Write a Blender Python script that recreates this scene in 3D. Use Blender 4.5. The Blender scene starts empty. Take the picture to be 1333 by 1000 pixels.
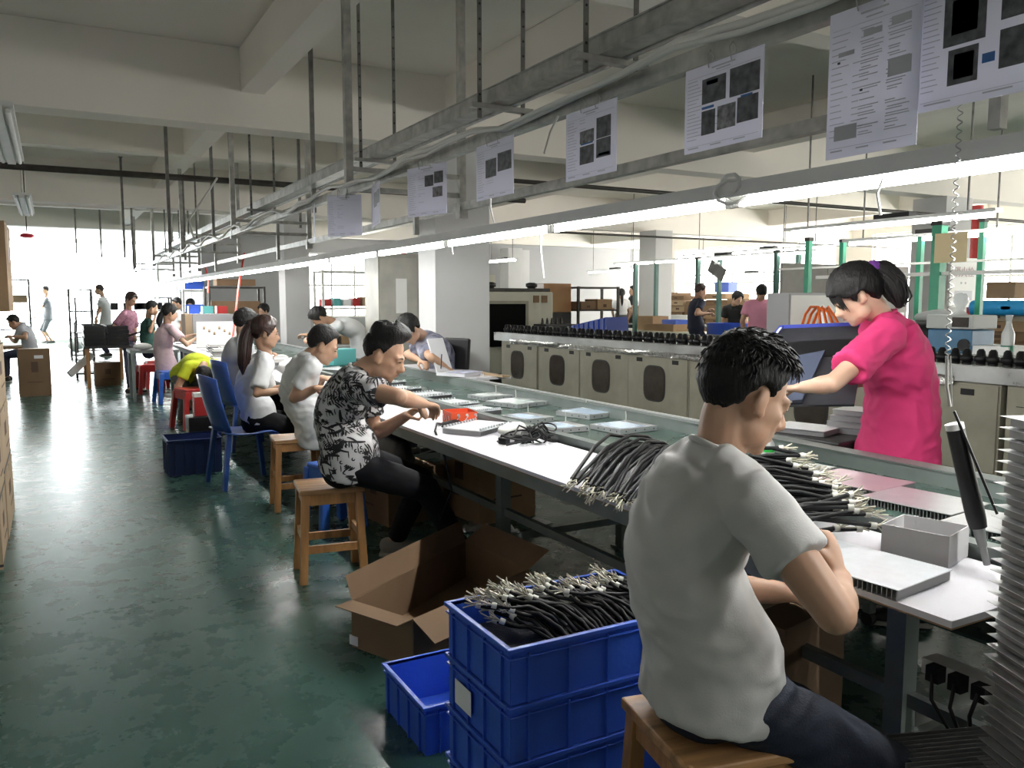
import bpy, bmesh, math, random
from mathutils import Vector as V, Matrix, noise
import numpy as np
S = bpy.context.scene
COL = S.collection
# ------------------------------------------------------------------ camera, world, exposure
EYE = V((0, 0, 1.45)); FPX = 1075.0; PSI = math.radians(29.0); PIT = math.radians(5.75)
FWD = V((math.sin(PSI)*math.cos(PIT), math.cos(PSI)*math.cos(PIT), -math.sin(PIT)))
RGT = V((math.cos(PSI), -math.sin(PSI), 0)); UPV = RGT.cross(FWD)
cam_d = bpy.data.cameras.new('camera'); cam_o = bpy.data.objects.new('camera', cam_d); COL.objects.link(cam_o)
cam_d.sensor_fit = 'HORIZONTAL'; cam_d.sensor_width = 36.0; cam_d.lens = FPX/1333*36; cam_d.clip_start = .05; cam_d.clip_end = 200
M4 = Matrix((RGT, UPV, -FWD)).transposed().to_4x4(); M4.translation = EYE
cam_o.matrix_world = M4
S.camera = cam_o
S.view_settings.view_transform = 'Standard'; S.view_settings.look = 'None'; S.view_settings.gamma = 1; S.view_settings.use_curve_mapping = False
S.view_settings.exposure = 0.25
S.cycles.use_denoising = True
S.cycles.max_bounces = 8; S.cycles.diffuse_bounces = 5; S.cycles.glossy_bounces = 4; S.cycles.transmission_bounces = 6
S.cycles.sample_clamp_indirect = 6; S.cycles.caustics_reflective = False; S.cycles.caustics_refractive = False
wld = bpy.data.worlds.new('world'); S.world = wld; wld.use_nodes = True
wld.node_tree.nodes['Background'].inputs[0].default_value = (.9, .95, 1, 1)
wld.node_tree.nodes['Background'].inputs[1].default_value = 1.0
E_FAR, E_RIGHT, E_BACK, E_LEFT, E_TUBE, E_TUBE_R = 21.0, 13.0, 0.12, 0.36, 110.0, 28.0   # daylight in the panes, fluorescent tubes
# ------------------------------------------------------------------ helpers
def W(px, py, z=None, x=None, y=None, d=None):
    "point of the place that the photograph shows at a pixel, on a known level / plane / distance"
    r = FWD*FPX + RGT*(px-666.5) + UPV*(500-py)
    if z is not None: k = (z-EYE.z)/r.z
    elif x is not None: k = x/r.x
    elif y is not None: k = y/r.y
    else: k = d/FPX
    return EYE + r*k
def rnd(a, b): return random.uniform(a, b)
class MB:
    def __init__(s): s.v = []; s.f = []; s.m = []; s.sm = []
    def add(s, vs, fs, mi=0, sm=False):
        o = len(s.v); s.v += [tuple(v) for v in vs]
        for f in fs: s.f.append(tuple(i+o for i in f)); s.m.append(mi); s.sm.append(sm)
        return s
    def box(s, c, d, mi=0, R=None, taper=1.0):
        x, y, z = d[0]/2, d[1]/2, d[2]/2; c = V(c); t = taper
        vs = [V((-x*t,-y*t,-z)), V((x*t,-y*t,-z)), V((x*t,y*t,-z)), V((-x*t,y*t,-z)), V((-x,-y,z)), V((x,-y,z)), V((x,y,z)), V((-x,y,z))]
        if R is not None: vs = [R @ v for v in vs]
        return s.add([c+v for v in vs], [(3,2,1,0),(4,5,6,7),(0,1,5,4),(1,2,6,5),(2,3,7,6),(3,0,4,7)], mi)
    def bb(s, lo, hi, mi=0):
        return s.box([(a+b)/2 for a, b in zip(lo, hi)], [abs(b-a) for a, b in zip(lo, hi)], mi)
    def bar(s, p, q, w, h, mi=0, up=(0,0,1)):
        p, q = V(p), V(q); t = (q-p).normalized(); u = V(up)
        if abs(t.dot(u)) > .98: u = V((0,1,0))
        a = t.cross(u).normalized(); b = a.cross(t)
        vs = [e + a*i*w/2 + b*j*h/2 for e in (p, q) for i, j in ((-1,-1),(1,-1),(1,1),(-1,1))]
        return s.add(vs, [(3,2,1,0),(4,5,6,7),(0,1,5,4),(1,2,6,5),(2,3,7,6),(3,0,4,7)], mi)
    def tube(s, pts, r, n=8, mi=0, side=None, sm=True, cap=True):
        pts = [V(p) for p in pts]; k = len(pts)
        rr = [r]*k if not isinstance(r, (list, tuple)) else list(r)
        rr = [(a, a) if not isinstance(a, (list, tuple)) else a for a in rr]
        ts = [(pts[min(i+1, k-1)] - pts[max(i-1, 0)]).normalized() for i in range(k)]
        ref = V(side) if side is not None else (V((0,0,1)) if abs(ts[0].z) < .9 else V((1,0,0)))
        vs = []; a = None
        for i in range(k):
            base = ref if (side is not None or a is None) else a
            a = base - ts[i]*base.dot(ts[i])
            if a.length < 1e-4: a = ts[i].orthogonal()
            a.normalize(); b = ts[i].cross(a)
            vs += [pts[i] + a*math.cos(2*math.pi*j/n)*rr[i][0] + b*math.sin(2*math.pi*j/n)*rr[i][1] for j in range(n)]
        fs = [(i*n+j, i*n+(j+1) % n, (i+1)*n+(j+1) % n, (i+1)*n+j) for i in range(k-1) for j in range(n)]
        s.add(vs, fs, mi, sm)
        if cap: s.add(vs[:n], [tuple(range(n))[::-1]], mi); s.add(vs[-n:], [tuple(range(n))], mi)
        return s
    def rtube(s, pts, rads, n=14, side=(1,0,0), sub=4, round_caps=True, mi=0):
        "smooth closed tapering limb through the points, radii (across side, other)"
        P = [V(p) for p in pts]; Rr = [(r, r) if not isinstance(r, (list, tuple)) else r for r in rads]
        pp, rr = [], []; k = len(P)
        for i in range(k-1):
            p0, p1, p2, p3 = P[max(i-1,0)], P[i], P[i+1], P[min(i+2,k-1)]
            for j in range(sub):
                t = j/sub; t2 = t*t; t3 = t2*t
                pp.append(.5*((2*p1)+(p2-p0)*t+(2*p0-5*p1+4*p2-p3)*t2+(3*p1-p0-3*p2+p3)*t3))
                q = t2*(3-2*t); rr.append(tuple(Rr[i][c]*(1-q)+Rr[i+1][c]*q for c in (0,1)))
        pp.append(P[-1]); rr.append(Rr[-1])
        if round_caps:
            for end in (0, 1):
                e = pp[0] if not end else pp[-1]; o = pp[1] if not end else pp[-2]; R0 = rr[0] if not end else rr[-1]
                d = (e-o).normalized(); m = min(R0)
                ex = [(e+d*m*math.sin(a), (R0[0]*math.cos(a), R0[1]*math.cos(a))) for a in (.45, .9, 1.3)]
                if end: pp += [x[0] for x in ex]; rr += [x[1] for x in ex]
                else: pp = [x[0] for x in ex[::-1]] + pp; rr = [x[1] for x in ex[::-1]] + rr
        return s.tube(pp, rr, n, mi, side)
    def cyl(s, p, q, r, n=12, mi=0, r2=None):
        return s.tube([p, q], [r, r if r2 is None else r2], n, mi)
    def lathe(s, prof, at=(0,0,0), n=16, mi=0):
        at = V(at); vs = [at+V((r*math.cos(2*math.pi*j/n), r*math.sin(2*math.pi*j/n), z)) for r, z in prof for j in range(n)]
        k = len(prof); s.add(vs, [(i*n+j, i*n+(j+1)%n, (i+1)*n+(j+1)%n, (i+1)*n+j) for i in range(k-1) for j in range(n)], mi, True)
        s.add(vs[:n], [tuple(range(n))[::-1]], mi); s.add(vs[-n:], [tuple(range(n))], mi); return s
    def ell(s, c, r, R=None, n=12, mi=0):
        c = V(c); m = n//2+1; vs = []
        for i in range(m+1):
            th = math.pi*i/m
            for j in range(n):
                ph = 2*math.pi*j/n
                v = V((r[0]*math.sin(th)*math.cos(ph), r[1]*math.sin(th)*math.sin(ph), r[2]*math.cos(th)))
                vs.append(c + (R @ v if R is not None else v))
        fs = []
        for i in range(m):
            for j in range(n):
                a, b, c2, d2 = i*n+j, (i+1)*n+j, (i+1)*n+(j+1)%n, i*n+(j+1)%n
                fs.append((a,b,c2) if i == 0 else ((a,b,d2) if i == m-1 else (a,b,c2,d2)))
        # weld poles
        fs2 = []
        for f in fs:
            fs2.append(tuple(0 if q < n else (m*n if q >= m*n else q) for q in f))
        return s.add(vs, fs2, mi, True)
    def prism(s, poly, z0, z1, mi=0, M=None):
        n = len(poly); vs = [V((x, y, z)) for z in (z0, z1) for x, y in poly]
        if M is not None: vs = [M @ v for v in vs]
        return s.add(vs, [tuple(range(n))[::-1], tuple(range(n, 2*n))] + [(i, (i+1)%n, n+(i+1)%n, n+i) for i in range(n)], mi)
    def xf(s, M): s.v = [tuple(M @ V(v)) for v in s.v]; return s
    def mesh(s, name, mats):
        me = bpy.data.meshes.new(name); me.from_pydata(s.v, [], s.f)
        for m in (mats if isinstance(mats, (list, tuple)) else [mats]): me.materials.append(m)
        me.polygons.foreach_set('material_index', s.m); me.polygons.foreach_set('use_smooth', s.sm); me.update(); return me
    def build(s, name, mats, parent=None, at=None, rz=0.0, bevel=0, R=None):
        o = bpy.data.objects.new(name, s.mesh(name, mats)); COL.objects.link(o)
        if at is not None: o.location = at
        if rz: o.rotation_euler = (0, 0, rz)
        if R is not None: o.rotation_euler = R
        if parent is not None: o.parent = parent
        if bevel:
            b = o.modifiers.new('edge', 'BEVEL'); b.width = bevel; b.segments = 2; b.limit_method = 'ANGLE'; b.angle_limit = .7
        return o
def tag(o, label=None, cat=None, group=None, kind=None):
    if label: o['label'] = label
    if cat: o['category'] = cat
    if group: o['group'] = group
    if kind: o['kind'] = kind
    return o
def thing(name, label, cat, at=(0,0,0), rz=0, group=None):
    o = bpy.data.objects.new(name, None); COL.objects.link(o); o.location = at; o.rotation_euler = (0,0,rz); o.empty_display_size = .1
    return tag(o, label, cat, group)
def struct(name, mb, mats, parent=None, **k):
    o = mb.build(name, mats, parent, **k); o['kind'] = 'structure'; return o
def dup(o, at=None, rz=None, label=None, group=None):
    def cp(a, par):
        c = a.copy(); COL.objects.link(c); c.parent = par
        for ch in a.children: cp(ch, c)
        return c
    c = cp(o, None)
    if at is not None: c.location = at
    if rz is not None: c.rotation_euler = (0,0,rz)
    if label: c['label'] = label
    if group: c['group'] = group
    return c
# ------------------------------------------------------------------ materials
MATS = {}
def mat(name, col, rough=.5, metal=0.0, var=.0, scale=8.0, bump=0.0, bscale=40.0, emit=None, estr=0, alpha=1, spec=.5, trans=0.0, sss=0.0, stretch=None, rvar=0.0, col2=None, detail=4):
    m = bpy.data.materials.new(name); m.use_nodes = True; nt = m.node_tree; b = nt.nodes['Principled BSDF']; L = nt.links.new
    c4 = tuple(col)+(1,)
    b.inputs['Base Color'].default_value = c4; b.inputs['Roughness'].default_value = rough; b.inputs['Metallic'].default_value = metal
    b.inputs['Specular IOR Level'].default_value = spec; b.inputs['Transmission Weight'].default_value = trans; b.inputs['Alpha'].default_value = alpha
    if sss: b.inputs['Subsurface Weight'].default_value = sss; b.inputs['Subsurface Radius'].default_value = (.012, .005, .003); b.inputs['Subsurface Scale'].default_value = 1
    if emit: b.inputs['Emission Color'].default_value = tuple(emit)+(1,); b.inputs['Emission Strength'].default_value = estr
    if var or bump or rvar or col2:
        tc = nt.nodes.new('ShaderNodeTexCoord'); mp = nt.nodes.new('ShaderNodeMapping'); L(tc.outputs['Object'], mp.inputs[0])
        if stretch: mp.inputs['Scale'].default_value = stretch
        n = nt.nodes.new('ShaderNodeTexNoise'); n.inputs['Scale'].default_value = scale; n.inputs['Detail'].default_value = detail; L(mp.outputs[0], n.inputs[0])
        if var or col2:
            r = nt.nodes.new('ShaderNodeValToRGB'); L(n.outputs[0], r.inputs[0])
            r.color_ramp.elements[0].position = .3; r.color_ramp.elements[1].position = .7
            if col2: r.color_ramp.elements[0].color = tuple(col2)+(1,); r.color_ramp.elements[1].color = c4
            else:
                r.color_ramp.elements[0].color = tuple(x*(1-var) for x in col)+(1,); r.color_ramp.elements[1].color = tuple(min(1, x*(1+var)) for x in col)+(1,)
            L(r.outputs[0], b.inputs['Base Color'])
        if rvar:
            q = nt.nodes.new('ShaderNodeMapRange'); L(n.outputs[0], q.inputs[0]); q.inputs[1].default_value = .3; q.inputs[2].default_value = .7
            q.inputs[3].default_value = rough-rvar; q.inputs[4].default_value = rough+rvar; L(q.outputs[0], b.inputs['Roughness'])
        if bump:
            n2 = nt.nodes.new('ShaderNodeTexNoise'); n2.inputs['Scale'].default_value = bscale; L(mp.outputs[0], n2.inputs[0])
            bp = nt.nodes.new('ShaderNodeBump'); bp.inputs['Strength'].default_value = bump; bp.inputs['Distance'].default_value = .01
            L(n2.outputs[0], bp.inputs['Height']); L(bp.outputs[0], b.inputs['Normal'])
    MATS[name] = m; return m
def emis(name, col, st):
    m = bpy.data.materials.new(name); m.use_nodes = True; nt = m.node_tree; nt.nodes.clear()
    e = nt.nodes.new('ShaderNodeEmission'); e.inputs[0].default_value = tuple(col)+(1,); e.inputs[1].default_value = st
    o = nt.nodes.new('ShaderNodeOutputMaterial'); nt.links.new(e.outputs[0], o.inputs[0]); return m
def sock(nt, typ, **kw):
    n = nt.nodes.new(typ)
    for k, v in kw.items(): n.inputs[k].default_value = v
    return n
m_plaster = mat('plaster', (.86,.82,.765), .9, var=.05, scale=.7, bump=.05, bscale=60)
m_wallgrey = mat('grey_wall_paint', (.40,.40,.41), .85, var=.05, scale=.6)
m_pillar = mat('pillar_paint', (.58,.58,.58), .8, var=.05, scale=1.2)
m_white = mat('white_paint', (.78,.78,.76), .6, var=.04, scale=3)
m_galv = mat('galvanised_steel', (.42,.42,.40), .42, .75, var=.25, scale=14)
m_steel = mat('brushed_steel', (.50,.51,.51), .35, .85, var=.12, scale=6, rvar=.08)
m_alu = mat('aluminium', (.72,.73,.75), .34, .7, var=.05, scale=20)
m_alud = mat('aluminium_fin', (.42,.42,.43), .45, .6)
m_dark = mat('black_metal', (.018,.018,.018), .5, var=.3, scale=10)
m_black = mat('black_plastic', (.010,.010,.011), .42, spec=.3)
m_rubber = mat('black_rubber', (.012,.012,.012), .6)
m_iron = mat('dark_iron', (.05,.045,.04), .55, .4, var=.3, scale=12)
m_frame = mat('grey_green_steel', (.20,.23,.22), .4, .35, var=.18, scale=5, rvar=.1)
m_board = mat('white_laminate', (.72,.71,.75), .4, var=.06, scale=2.5, spec=.4)
m_ply = mat('plywood_edge', (.30,.19,.11), .7, var=.3, scale=4, stretch=(1,1,30))
m_belt = mat('green_belt', (.055,.095,.08), .28, var=.15, scale=3, rvar=.06)
m_wood = mat('worn_wood', (.40,.20,.075), .42, var=.45, scale=3.0, stretch=(6,6,1), bump=.15, bscale=10)
m_woodtop = mat('worn_wood_top', (.42,.23,.10), .38, var=.4, scale=4.0, stretch=(1,8,8), bump=.15, bscale=10)
m_card = mat('cardboard', (.33,.215,.12), .85, var=.12, scale=3, bump=.1, bscale=30)
m_card2 = mat('pale_cardboard', (.42,.31,.20), .85, var=.1, scale=3)
m_cardd = mat('brown_cardboard', (.20,.125,.07), .85, var=.12, scale=3)
m_print = mat('carton_print', (.10,.06,.04), .8)
m_tape = mat('packing_tape', (.5,.40,.26), .25)
m_blue = mat('blue_crate_plastic', (.035,.11,.60), .35, var=.1, scale=4, bump=.08, bscale=90)
m_bluec = mat('blue_chair_plastic', (.025,.075,.30), .32, var=.1, scale=4)
m_bluest = mat('blue_stool_plastic', (.03,.12,.50), .3)
m_red = mat('red_stool_plastic', (.45,.035,.035), .32, var=.1, scale=4)
m_redbox = mat('red_printed_card', (.80,.10,.03), .5)
m_mach = mat('machine_enamel', (.27,.255,.195), .5, var=.16, scale=4, rvar=.1)
m_mach2 = mat('pale_machine_enamel', (.52,.51,.42), .5, var=.08, scale=2)
m_smoke = mat('smoked_window', (.05,.042,.035), .12, var=.3, scale=5)
m_green = mat('green_post_paint', (.02,.30,.17), .4, var=.12, scale=6)
m_paper = mat('paper', (.80,.80,.84), .6)
m_sheet = mat('plastic_sleeve', (.88,.88,.97), .25)
def _translucent(m, k):
    nt = m.node_tree; b = nt.nodes['Principled BSDF']; o = [n for n in nt.nodes if n.type == 'OUTPUT_MATERIAL'][0]; t = nt.nodes.new('ShaderNodeBsdfTranslucent'); t.inputs[0].default_value = b.inputs['Base Color'].default_value
    x = nt.nodes.new('ShaderNodeMixShader'); x.inputs[0].default_value = k; nt.links.new(b.outputs[0], x.inputs[1]); nt.links.new(t.outputs[0], x.inputs[2]); nt.links.new(x.outputs[0], o.inputs[0])
_translucent(m_sheet, .45)
m_text = mat('printed_text', (.50,.50,.55), .6)
m_photo = mat('printed_photo', (.09,.095,.11), .35, var=.6, scale=40)
m_photo2 = mat('printed_photo_pale', (.22,.22,.24), .35, var=.6, scale=50)
m_photob = mat('printed_blue', (.04,.16,.45), .4)
m_cable = mat('white_cable', (.72,.71,.68), .5)
m_wire = mat('black_cable', (.008,.008,.009), .5, spec=.25)
m_tin = mat('tinned_wire', (.56,.53,.43), .35, .5)
m_conn = mat('connector_nylon', (.75,.74,.68), .45)
m_orange = mat('orange_hose', (.85,.16,.02), .4)
m_redtube = mat('red_air_hose', (.80,.08,.06), .4)
m_redpaint = mat('red_paint', (.45,.03,.03), .4)
m_lcd = mat('pale_blue_film', (.50,.64,.80), .14)
m_teal = mat('teal_plastic', (.12,.45,.45), .4)
m_foam = mat('white_foam', (.85,.85,.84), .8)
m_yel = mat('yellow_plastic', (.75,.62,.05), .4)
m_glassb = mat('clear_plastic', (.80,.84,.84), .1, alpha=.55)
m_smear = mat('dusty_bag', (.55,.55,.55), .3, alpha=.6)
m_pane_far = emis('daylight_far', (.93,.98,1), E_FAR)
m_pane_bay = emis('daylight_bay', (.95,.98,1), 1.0)
m_pane_right = emis('daylight_right', (1,.98,.92), E_RIGHT)
m_pane_back = emis('daylight_back', (.98,.99,1), E_BACK)
m_pane_left = emis('daylight_left', (.95,.98,1), E_LEFT)
m_tube = emis('fluorescent_tube', (1,1,.97), E_TUBE)
m_tube_r = emis('fluorescent_tube_small', (1,.98,.9), E_TUBE_R)
# floor: green epoxy, worn and glossy
def floor_mat():
    m = bpy.data.materials.new('green_epoxy'); m.use_nodes = True; nt = m.node_tree; b = nt.nodes['Principled BSDF']; L = nt.links.new
    tc = nt.nodes.new('ShaderNodeTexCoord')
    n1 = sock(nt, 'ShaderNodeTexNoise', Scale=.8, Detail=6.0, Roughness=.6); n2 = sock(nt, 'ShaderNodeTexNoise', Scale=5.0, Detail=8.0, Roughness=.7); n3 = sock(nt, 'ShaderNodeTexNoise', Scale=90.0, Detail=2.0)
    for n in (n1, n2, n3): L(tc.outputs['Object'], n.inputs[0])
    mx = nt.nodes.new('ShaderNodeMix'); mx.data_type = 'FLOAT'; mx.inputs[0].default_value = .5; L(n1.outputs[0], mx.inputs[2]); L(n2.outputs[0], mx.inputs[3])
    r = nt.nodes.new('ShaderNodeValToRGB'); L(mx.outputs[0], r.inputs[0])
    e = r.color_ramp.elements; e[0].position = .30; e[0].color = (.030,.082,.066,1); e[1].position = .66; e[1].color = (.040,.098,.080,1)
    x = e.new(.74); x.color = (.062,.13,.108,1)
    sp = nt.nodes.new('ShaderNodeValToRGB'); L(n3.outputs[0], sp.inputs[0]); sp.color_ramp.elements[0].position = .76; sp.color_ramp.elements[1].position = .80
    m2 = nt.nodes.new('ShaderNodeMix'); m2.data_type = 'RGBA'; m2.inputs[7].default_value = (.16,.20,.18,1); L(sp.outputs[0], m2.inputs[0]); L(r.outputs[0], m2.inputs[6]); L(m2.outputs[2], b.inputs['Base Color'])
    q = nt.nodes.new('ShaderNodeMapRange'); L(n2.outputs[0], q.inputs[0]); q.inputs[1].default_value = .35; q.inputs[2].default_value = .65; q.inputs[3].default_value = .24; q.inputs[4].default_value = .32; L(q.outputs[0], b.inputs['Roughness'])
    bp = nt.nodes.new('ShaderNodeBump'); bp.inputs['Strength'].default_value = .03; bp.inputs['Distance'].default_value = .02; L(n1.outputs[0], bp.inputs['Height']); L(bp.outputs[0], b.inputs['Normal'])
    b.inputs['Specular IOR Level'].default_value = .45
    return m
m_floor = floor_mat()
random.seed(7)
# ------------------------------------------------------------------ building shell
XL, XR, YB, YF, YE = -4.2, 18.0, -5.5, 22.2, 33.0
ZB, ZS, ZC = 2.94, 3.22, 3.60
b = MB(); b.bb((XL, YB, -.2), (XR, YE, 0)); struct('floor', b, m_floor)
b = MB(); b.bb((XL, YB, ZC), (XR, YE, ZC+.2)); struct('ceiling', b, m_plaster)
def beam(lo, hi): b = MB(); b.bb(lo, hi); struct('beam', b, m_plaster)
for y in (-3.0, .4, 7.5, 14.5): beam((XL, y, ZB), (XR, y+.3, ZC-.002))
for y in (-1.2, 4.0, 11.0, 18.0): beam((XL, y, ZS), (XR, y+.22, ZC-.002))
beam((XL, 21.9, 3.14), (XR, 22.2, ZC-.002))
segs = [-5.5, -3.0, -2.7, -1.2, -.98, .4, .7, 4.0, 4.22, 7.5, 7.8, 11.0, 11.22, 14.5, 14.8, 18.0, 18.22, 21.9]
for x, w in ((-2.4,.2), (1.5,.2), (3.42,.3), (7.3,.2), (11.3,.3), (15.0,.2)):
    z = ZS + .012
    for i in range(0, len(segs)-1):
        if segs[i+1]-segs[i] > .35: beam((x, segs[i]+.001, z), (x+w, segs[i+1]-.001, ZC-.004))
def pillar(x0, y0, x1, y1): b = MB(); b.bb((x0, y0, 0), (x1, y1, ZB-.002)); struct('pillar', b, m_pillar)
pillar(3.32, 7.55, 3.92, 7.98); pillar(3.5, 14.3, 3.92, 14.75); pillar(11.2, 13.95, 11.65, 14.5); pillar(11.2, 7.45, 11.8, 7.98); pillar(11.3, 20.6, 11.75, 21.1); pillar(12.05,21.3,12.4,21.7)
# walls: left, behind the camera, right with windows, partition at the far end, glazed bay beyond it
def window(n, lo, hi, axis, pane, nx=3, nz=2, frame=m_white, fw=.05):
    "glazed opening: frame bars as structure, one bright pane behind them"
    b = MB(); a = 0 if axis == 'y' else 1       # direction along the wall
    L0, L1 = lo[a], hi[a]; Z0, Z1 = lo[2], hi[2]; o = (lo[1]+hi[1])/2 if axis == 'y' else (lo[0]+hi[0])/2
    def bx(u0, u1, z0, z1, d=.06):
        if axis == 'y': b.bb((u0, o-d/2, z0), (u1, o+d/2, z1))
        else: b.bb((o-d/2, u0, z0), (o+d/2, u1, z1))
    bx(L0, L0+fw, Z0, Z1); bx(L1-fw, L1, Z0, Z1); bx(L0+fw, L1-fw, Z0, Z0+fw); bx(L0+fw, L1-fw, Z1-fw, Z1)
    for i in range(1, nx): u = L0+(L1-L0)*i/nx; bx(u-fw/2, u+fw/2, Z0+fw, Z1-fw)
    for i in range(1, nz): z = Z0+(Z1-Z0)*i/nz; bx(L0+fw, L1-fw, z-fw/2, z+fw/2, .05)
    w = struct('window_%d' % n, b, frame)
    p = MB()
    if axis == 'y': p.bb((L0+.01, o-.01, Z0+.01), (L1-.01, o+.01, Z1-.01))
    else: p.bb((o-.01, L0+.01, Z0+.01), (o+.01, L1-.01, Z1-.01))
    struct('pane', p, pane, w)
def wall(name, axis, pos, u0, u1, th, holes, m, z1=ZC):
    b = MB()
    def bx(a0, a1, z0, zz):
        if a1-a0 < .01 or zz-z0 < .01: return
        if axis == 'y': b.bb((a0, pos, z0), (a1, pos+th, zz))
        else: b.bb((pos, a0, z0), (pos+th, a1, zz))
    cur = u0
    for h in holes: bx(cur, h[0], 0, z1); bx(h[0], h[1], 0, h[2]); bx(h[0], h[1], h[3], z1); cur = h[1]
    bx(cur, u1, 0, z1); struct(name, b, m)
wn = 0
H = [(-2.5, .7, .95, 2.9), (1.2, 6.6, .95, 2.9), (8.2, 11.8, .95, 2.9)]
wall('wall_left', 'x', XL-.2, YB, YE, .2, H, m_plaster)
for h in H: wn += 1; window(wn, (XL-.15, h[0], h[2]), (XL-.05, h[1], h[3]), 'x', m_pane_left, 5)
H = [(-2.6, 2.2, .9, 2.85), (3.2, 8.6, .9, 2.85), (9.6, 15, .9, 2.85)]
wall('wall_back', 'y', YB-.2, XL, XR, .2, H, m_plaster)
for h in H: wn += 1; window(wn, (h[0], YB-.15, h[2]), (h[1], YB-.05, h[3]), 'y', m_pane_back, 5)
H = [(-4.5, 1.5, .9, 3.1), (2.5, 7.0, .9, 3.1), (8.2, 13.9, .9, 3.1), (15.0, 21.4, .9, 3.1)]
wall('wall_right', 'x', XR, YB, YE, .2, H, m_plaster)
for h in H: wn += 1; window(wn, (XR+.05, h[0], h[2]), (XR+.15, h[1], h[3]), 'x', m_pane_right, 5)
H = [(6.05, 8.0, 1.0, 2.75)]
wall('wall_partition', 'y', YF, 3.35, XR, .15, H, m_wallgrey)
wn += 1; window(wn, (6.05, YF+.03, 1.0), (8.0, YF+.12, 2.75), 'y', m_pane_right, 3)
H = [(XL+.3, 3.3, .12, 3.5)]
wall('wall_far', 'y', YE, XL, 3.5, .2, H, m_white)
wn += 1; window(wn, (XL+.3, YE+.05, .12), (3.3, YE+.15, 3.5), 'y', m_pane_far, 3, 1, fw=.03)
H = [(23.0, 32.2, .6, 3.4)]
wall('wall_bay', 'x', 3.35, YF+.15, YE, .15, H, m_white)
wn += 1; window(wn, (3.38, 23.0, .6), (3.47, 32.2, 3.4), 'x', m_pane_bay, 6, 3)
m_galvd = mat('dull_galvanised', (.20,.195,.185), .5, .5, var=.3, scale=14)
# ------------------------------------------------------------------ overhead: trunking, rails, lamps, instruction sheets
T0, T1 = -2.8, 20.5
b = MB(); b.bb((1.90, T0, 2.40), (2.0, T1, 2.404)); b.bb((1.90, T0, 2.404), (1.905, T1, 2.47)); b.bb((1.995, T0, 2.404), (2.0, T1, 2.47)); b.bb((1.893, T0, 2.47), (2.007, T1, 2.476))
tr = b.build('cable_trunking', m_galv); tag(tr, 'galvanised cable trunking, highest of the runs under the ceiling beams', 'trunking')
b = MB(); b.tube([(2.035, T0, 2.41), (2.035, T1, 2.41)], .014); b.build('conduit', m_galv, tr)
for i, t in enumerate((.9, 2.75, 3.66, 5.42, 8.9, 12.6, 16.3)):
    h = thing('trunking_hanger', 'pair of perforated steel straps holding the high cable trunking to the ceiling', 'hanger', (1.97, t, 2.33), group='strap hangers of the high cable trunking')
    z2 = ZC - .003 if i not in (4,) else ZC-.003
    for sx in (-1, 1):
        b = MB(); b.bb((sx*.12-.011, -.003, .0), (sx*.12+.011, .003, z2-2.33))
        for k in range(14): b.cyl((sx*.12, -.0042, .04+k*.07), (sx*.12, .0042, .04+k*.07), .006, 8, 1)
        b.build('strap', [m_galvd, m_dark], h)
    b = MB(); b.bb((-.17, -.02, .045), (.17, .02, .068)); b.build('crossbar', m_galv, h)
def rail(name, x, z, label, w=.04, h=.05):
    b = MB(); b.bb((x-w/2, T0, z), (x+w/2, T1, z+.004)); b.bb((x-w/2, T0, z+.004), (x-w/2+.004, T1, z+h)); b.bb((x+w/2-.004, T0, z+.004), (x+w/2, T1, z+h))
    return tag(b.build(name, m_galv), label, 'rail')
rail('sheet_rail', 1.60, 2.09, 'galvanised rail nearest the workers that the instruction sheets hang from')
rail('support_rail', 2.35, 2.03, 'galvanised rail over the far edge of the belt, behind the sheets')
# white mains cables lying along the sheet rail
pts = [(1.555+.01*math.sin(k*1.7), -.4+k*.25, 2.135+.022*math.sin(k*.9)+.012*math.sin(k*2.3)) for k in range(34)]
b = MB(); b.tube(pts, .012, 8); b.tube([(x-.018, y, z-.012+.014*math.sin(y*3)) for x, y, z in pts], .009, 8)
tag(b.build('mains_cable', m_cable), 'white mains cables sagging along the sheet rail', 'cable')
pts = [(1.58, 8.1+k*.3, 2.14+.04*math.sin(k*1.3)) for k in range(24)]
b = MB(); b.tube(pts, .011, 6); tag(b.build('mains_cable', m_cable), 'white cable along the far end of the sheet rail', 'cable')
FR = ['nearest', 'second nearest', 'third nearest', 'fourth nearest', 'fifth nearest', 'farthest of all']
for i, t in enumerate((1.18, 4.86, 8.5, 12.15, 15.8, 19.4)):
    h = thing('hanging_support', 'steel post support hung from the ceiling over the belt, ' + FR[i], 'support', (1.6, t, 2.0))
    b = MB(); b.bb((-.022, .03, .06), (.022, .075, ZC-2.003)); b.bb((-.03, .025, .06), (.03, .08, .09)); b.build('post', m_galv, h)
    b = MB(); b.bb((.728, .03, .0), (.772, .075, ZC-2.003)); b.bb((.72, .02, -.02), (.78, .085, .05)); b.build('post', m_galv, h)
    for z in (.11, .225): b = MB(); b.bb((.022, .04, z), (.728, .062, z+.03)); b.build('crossbar', m_galv, h)
    b = MB(); b.bb((.415, .035, -.135), (.445, .065, .225)); b.build('dropper', m_galv, h)
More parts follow.
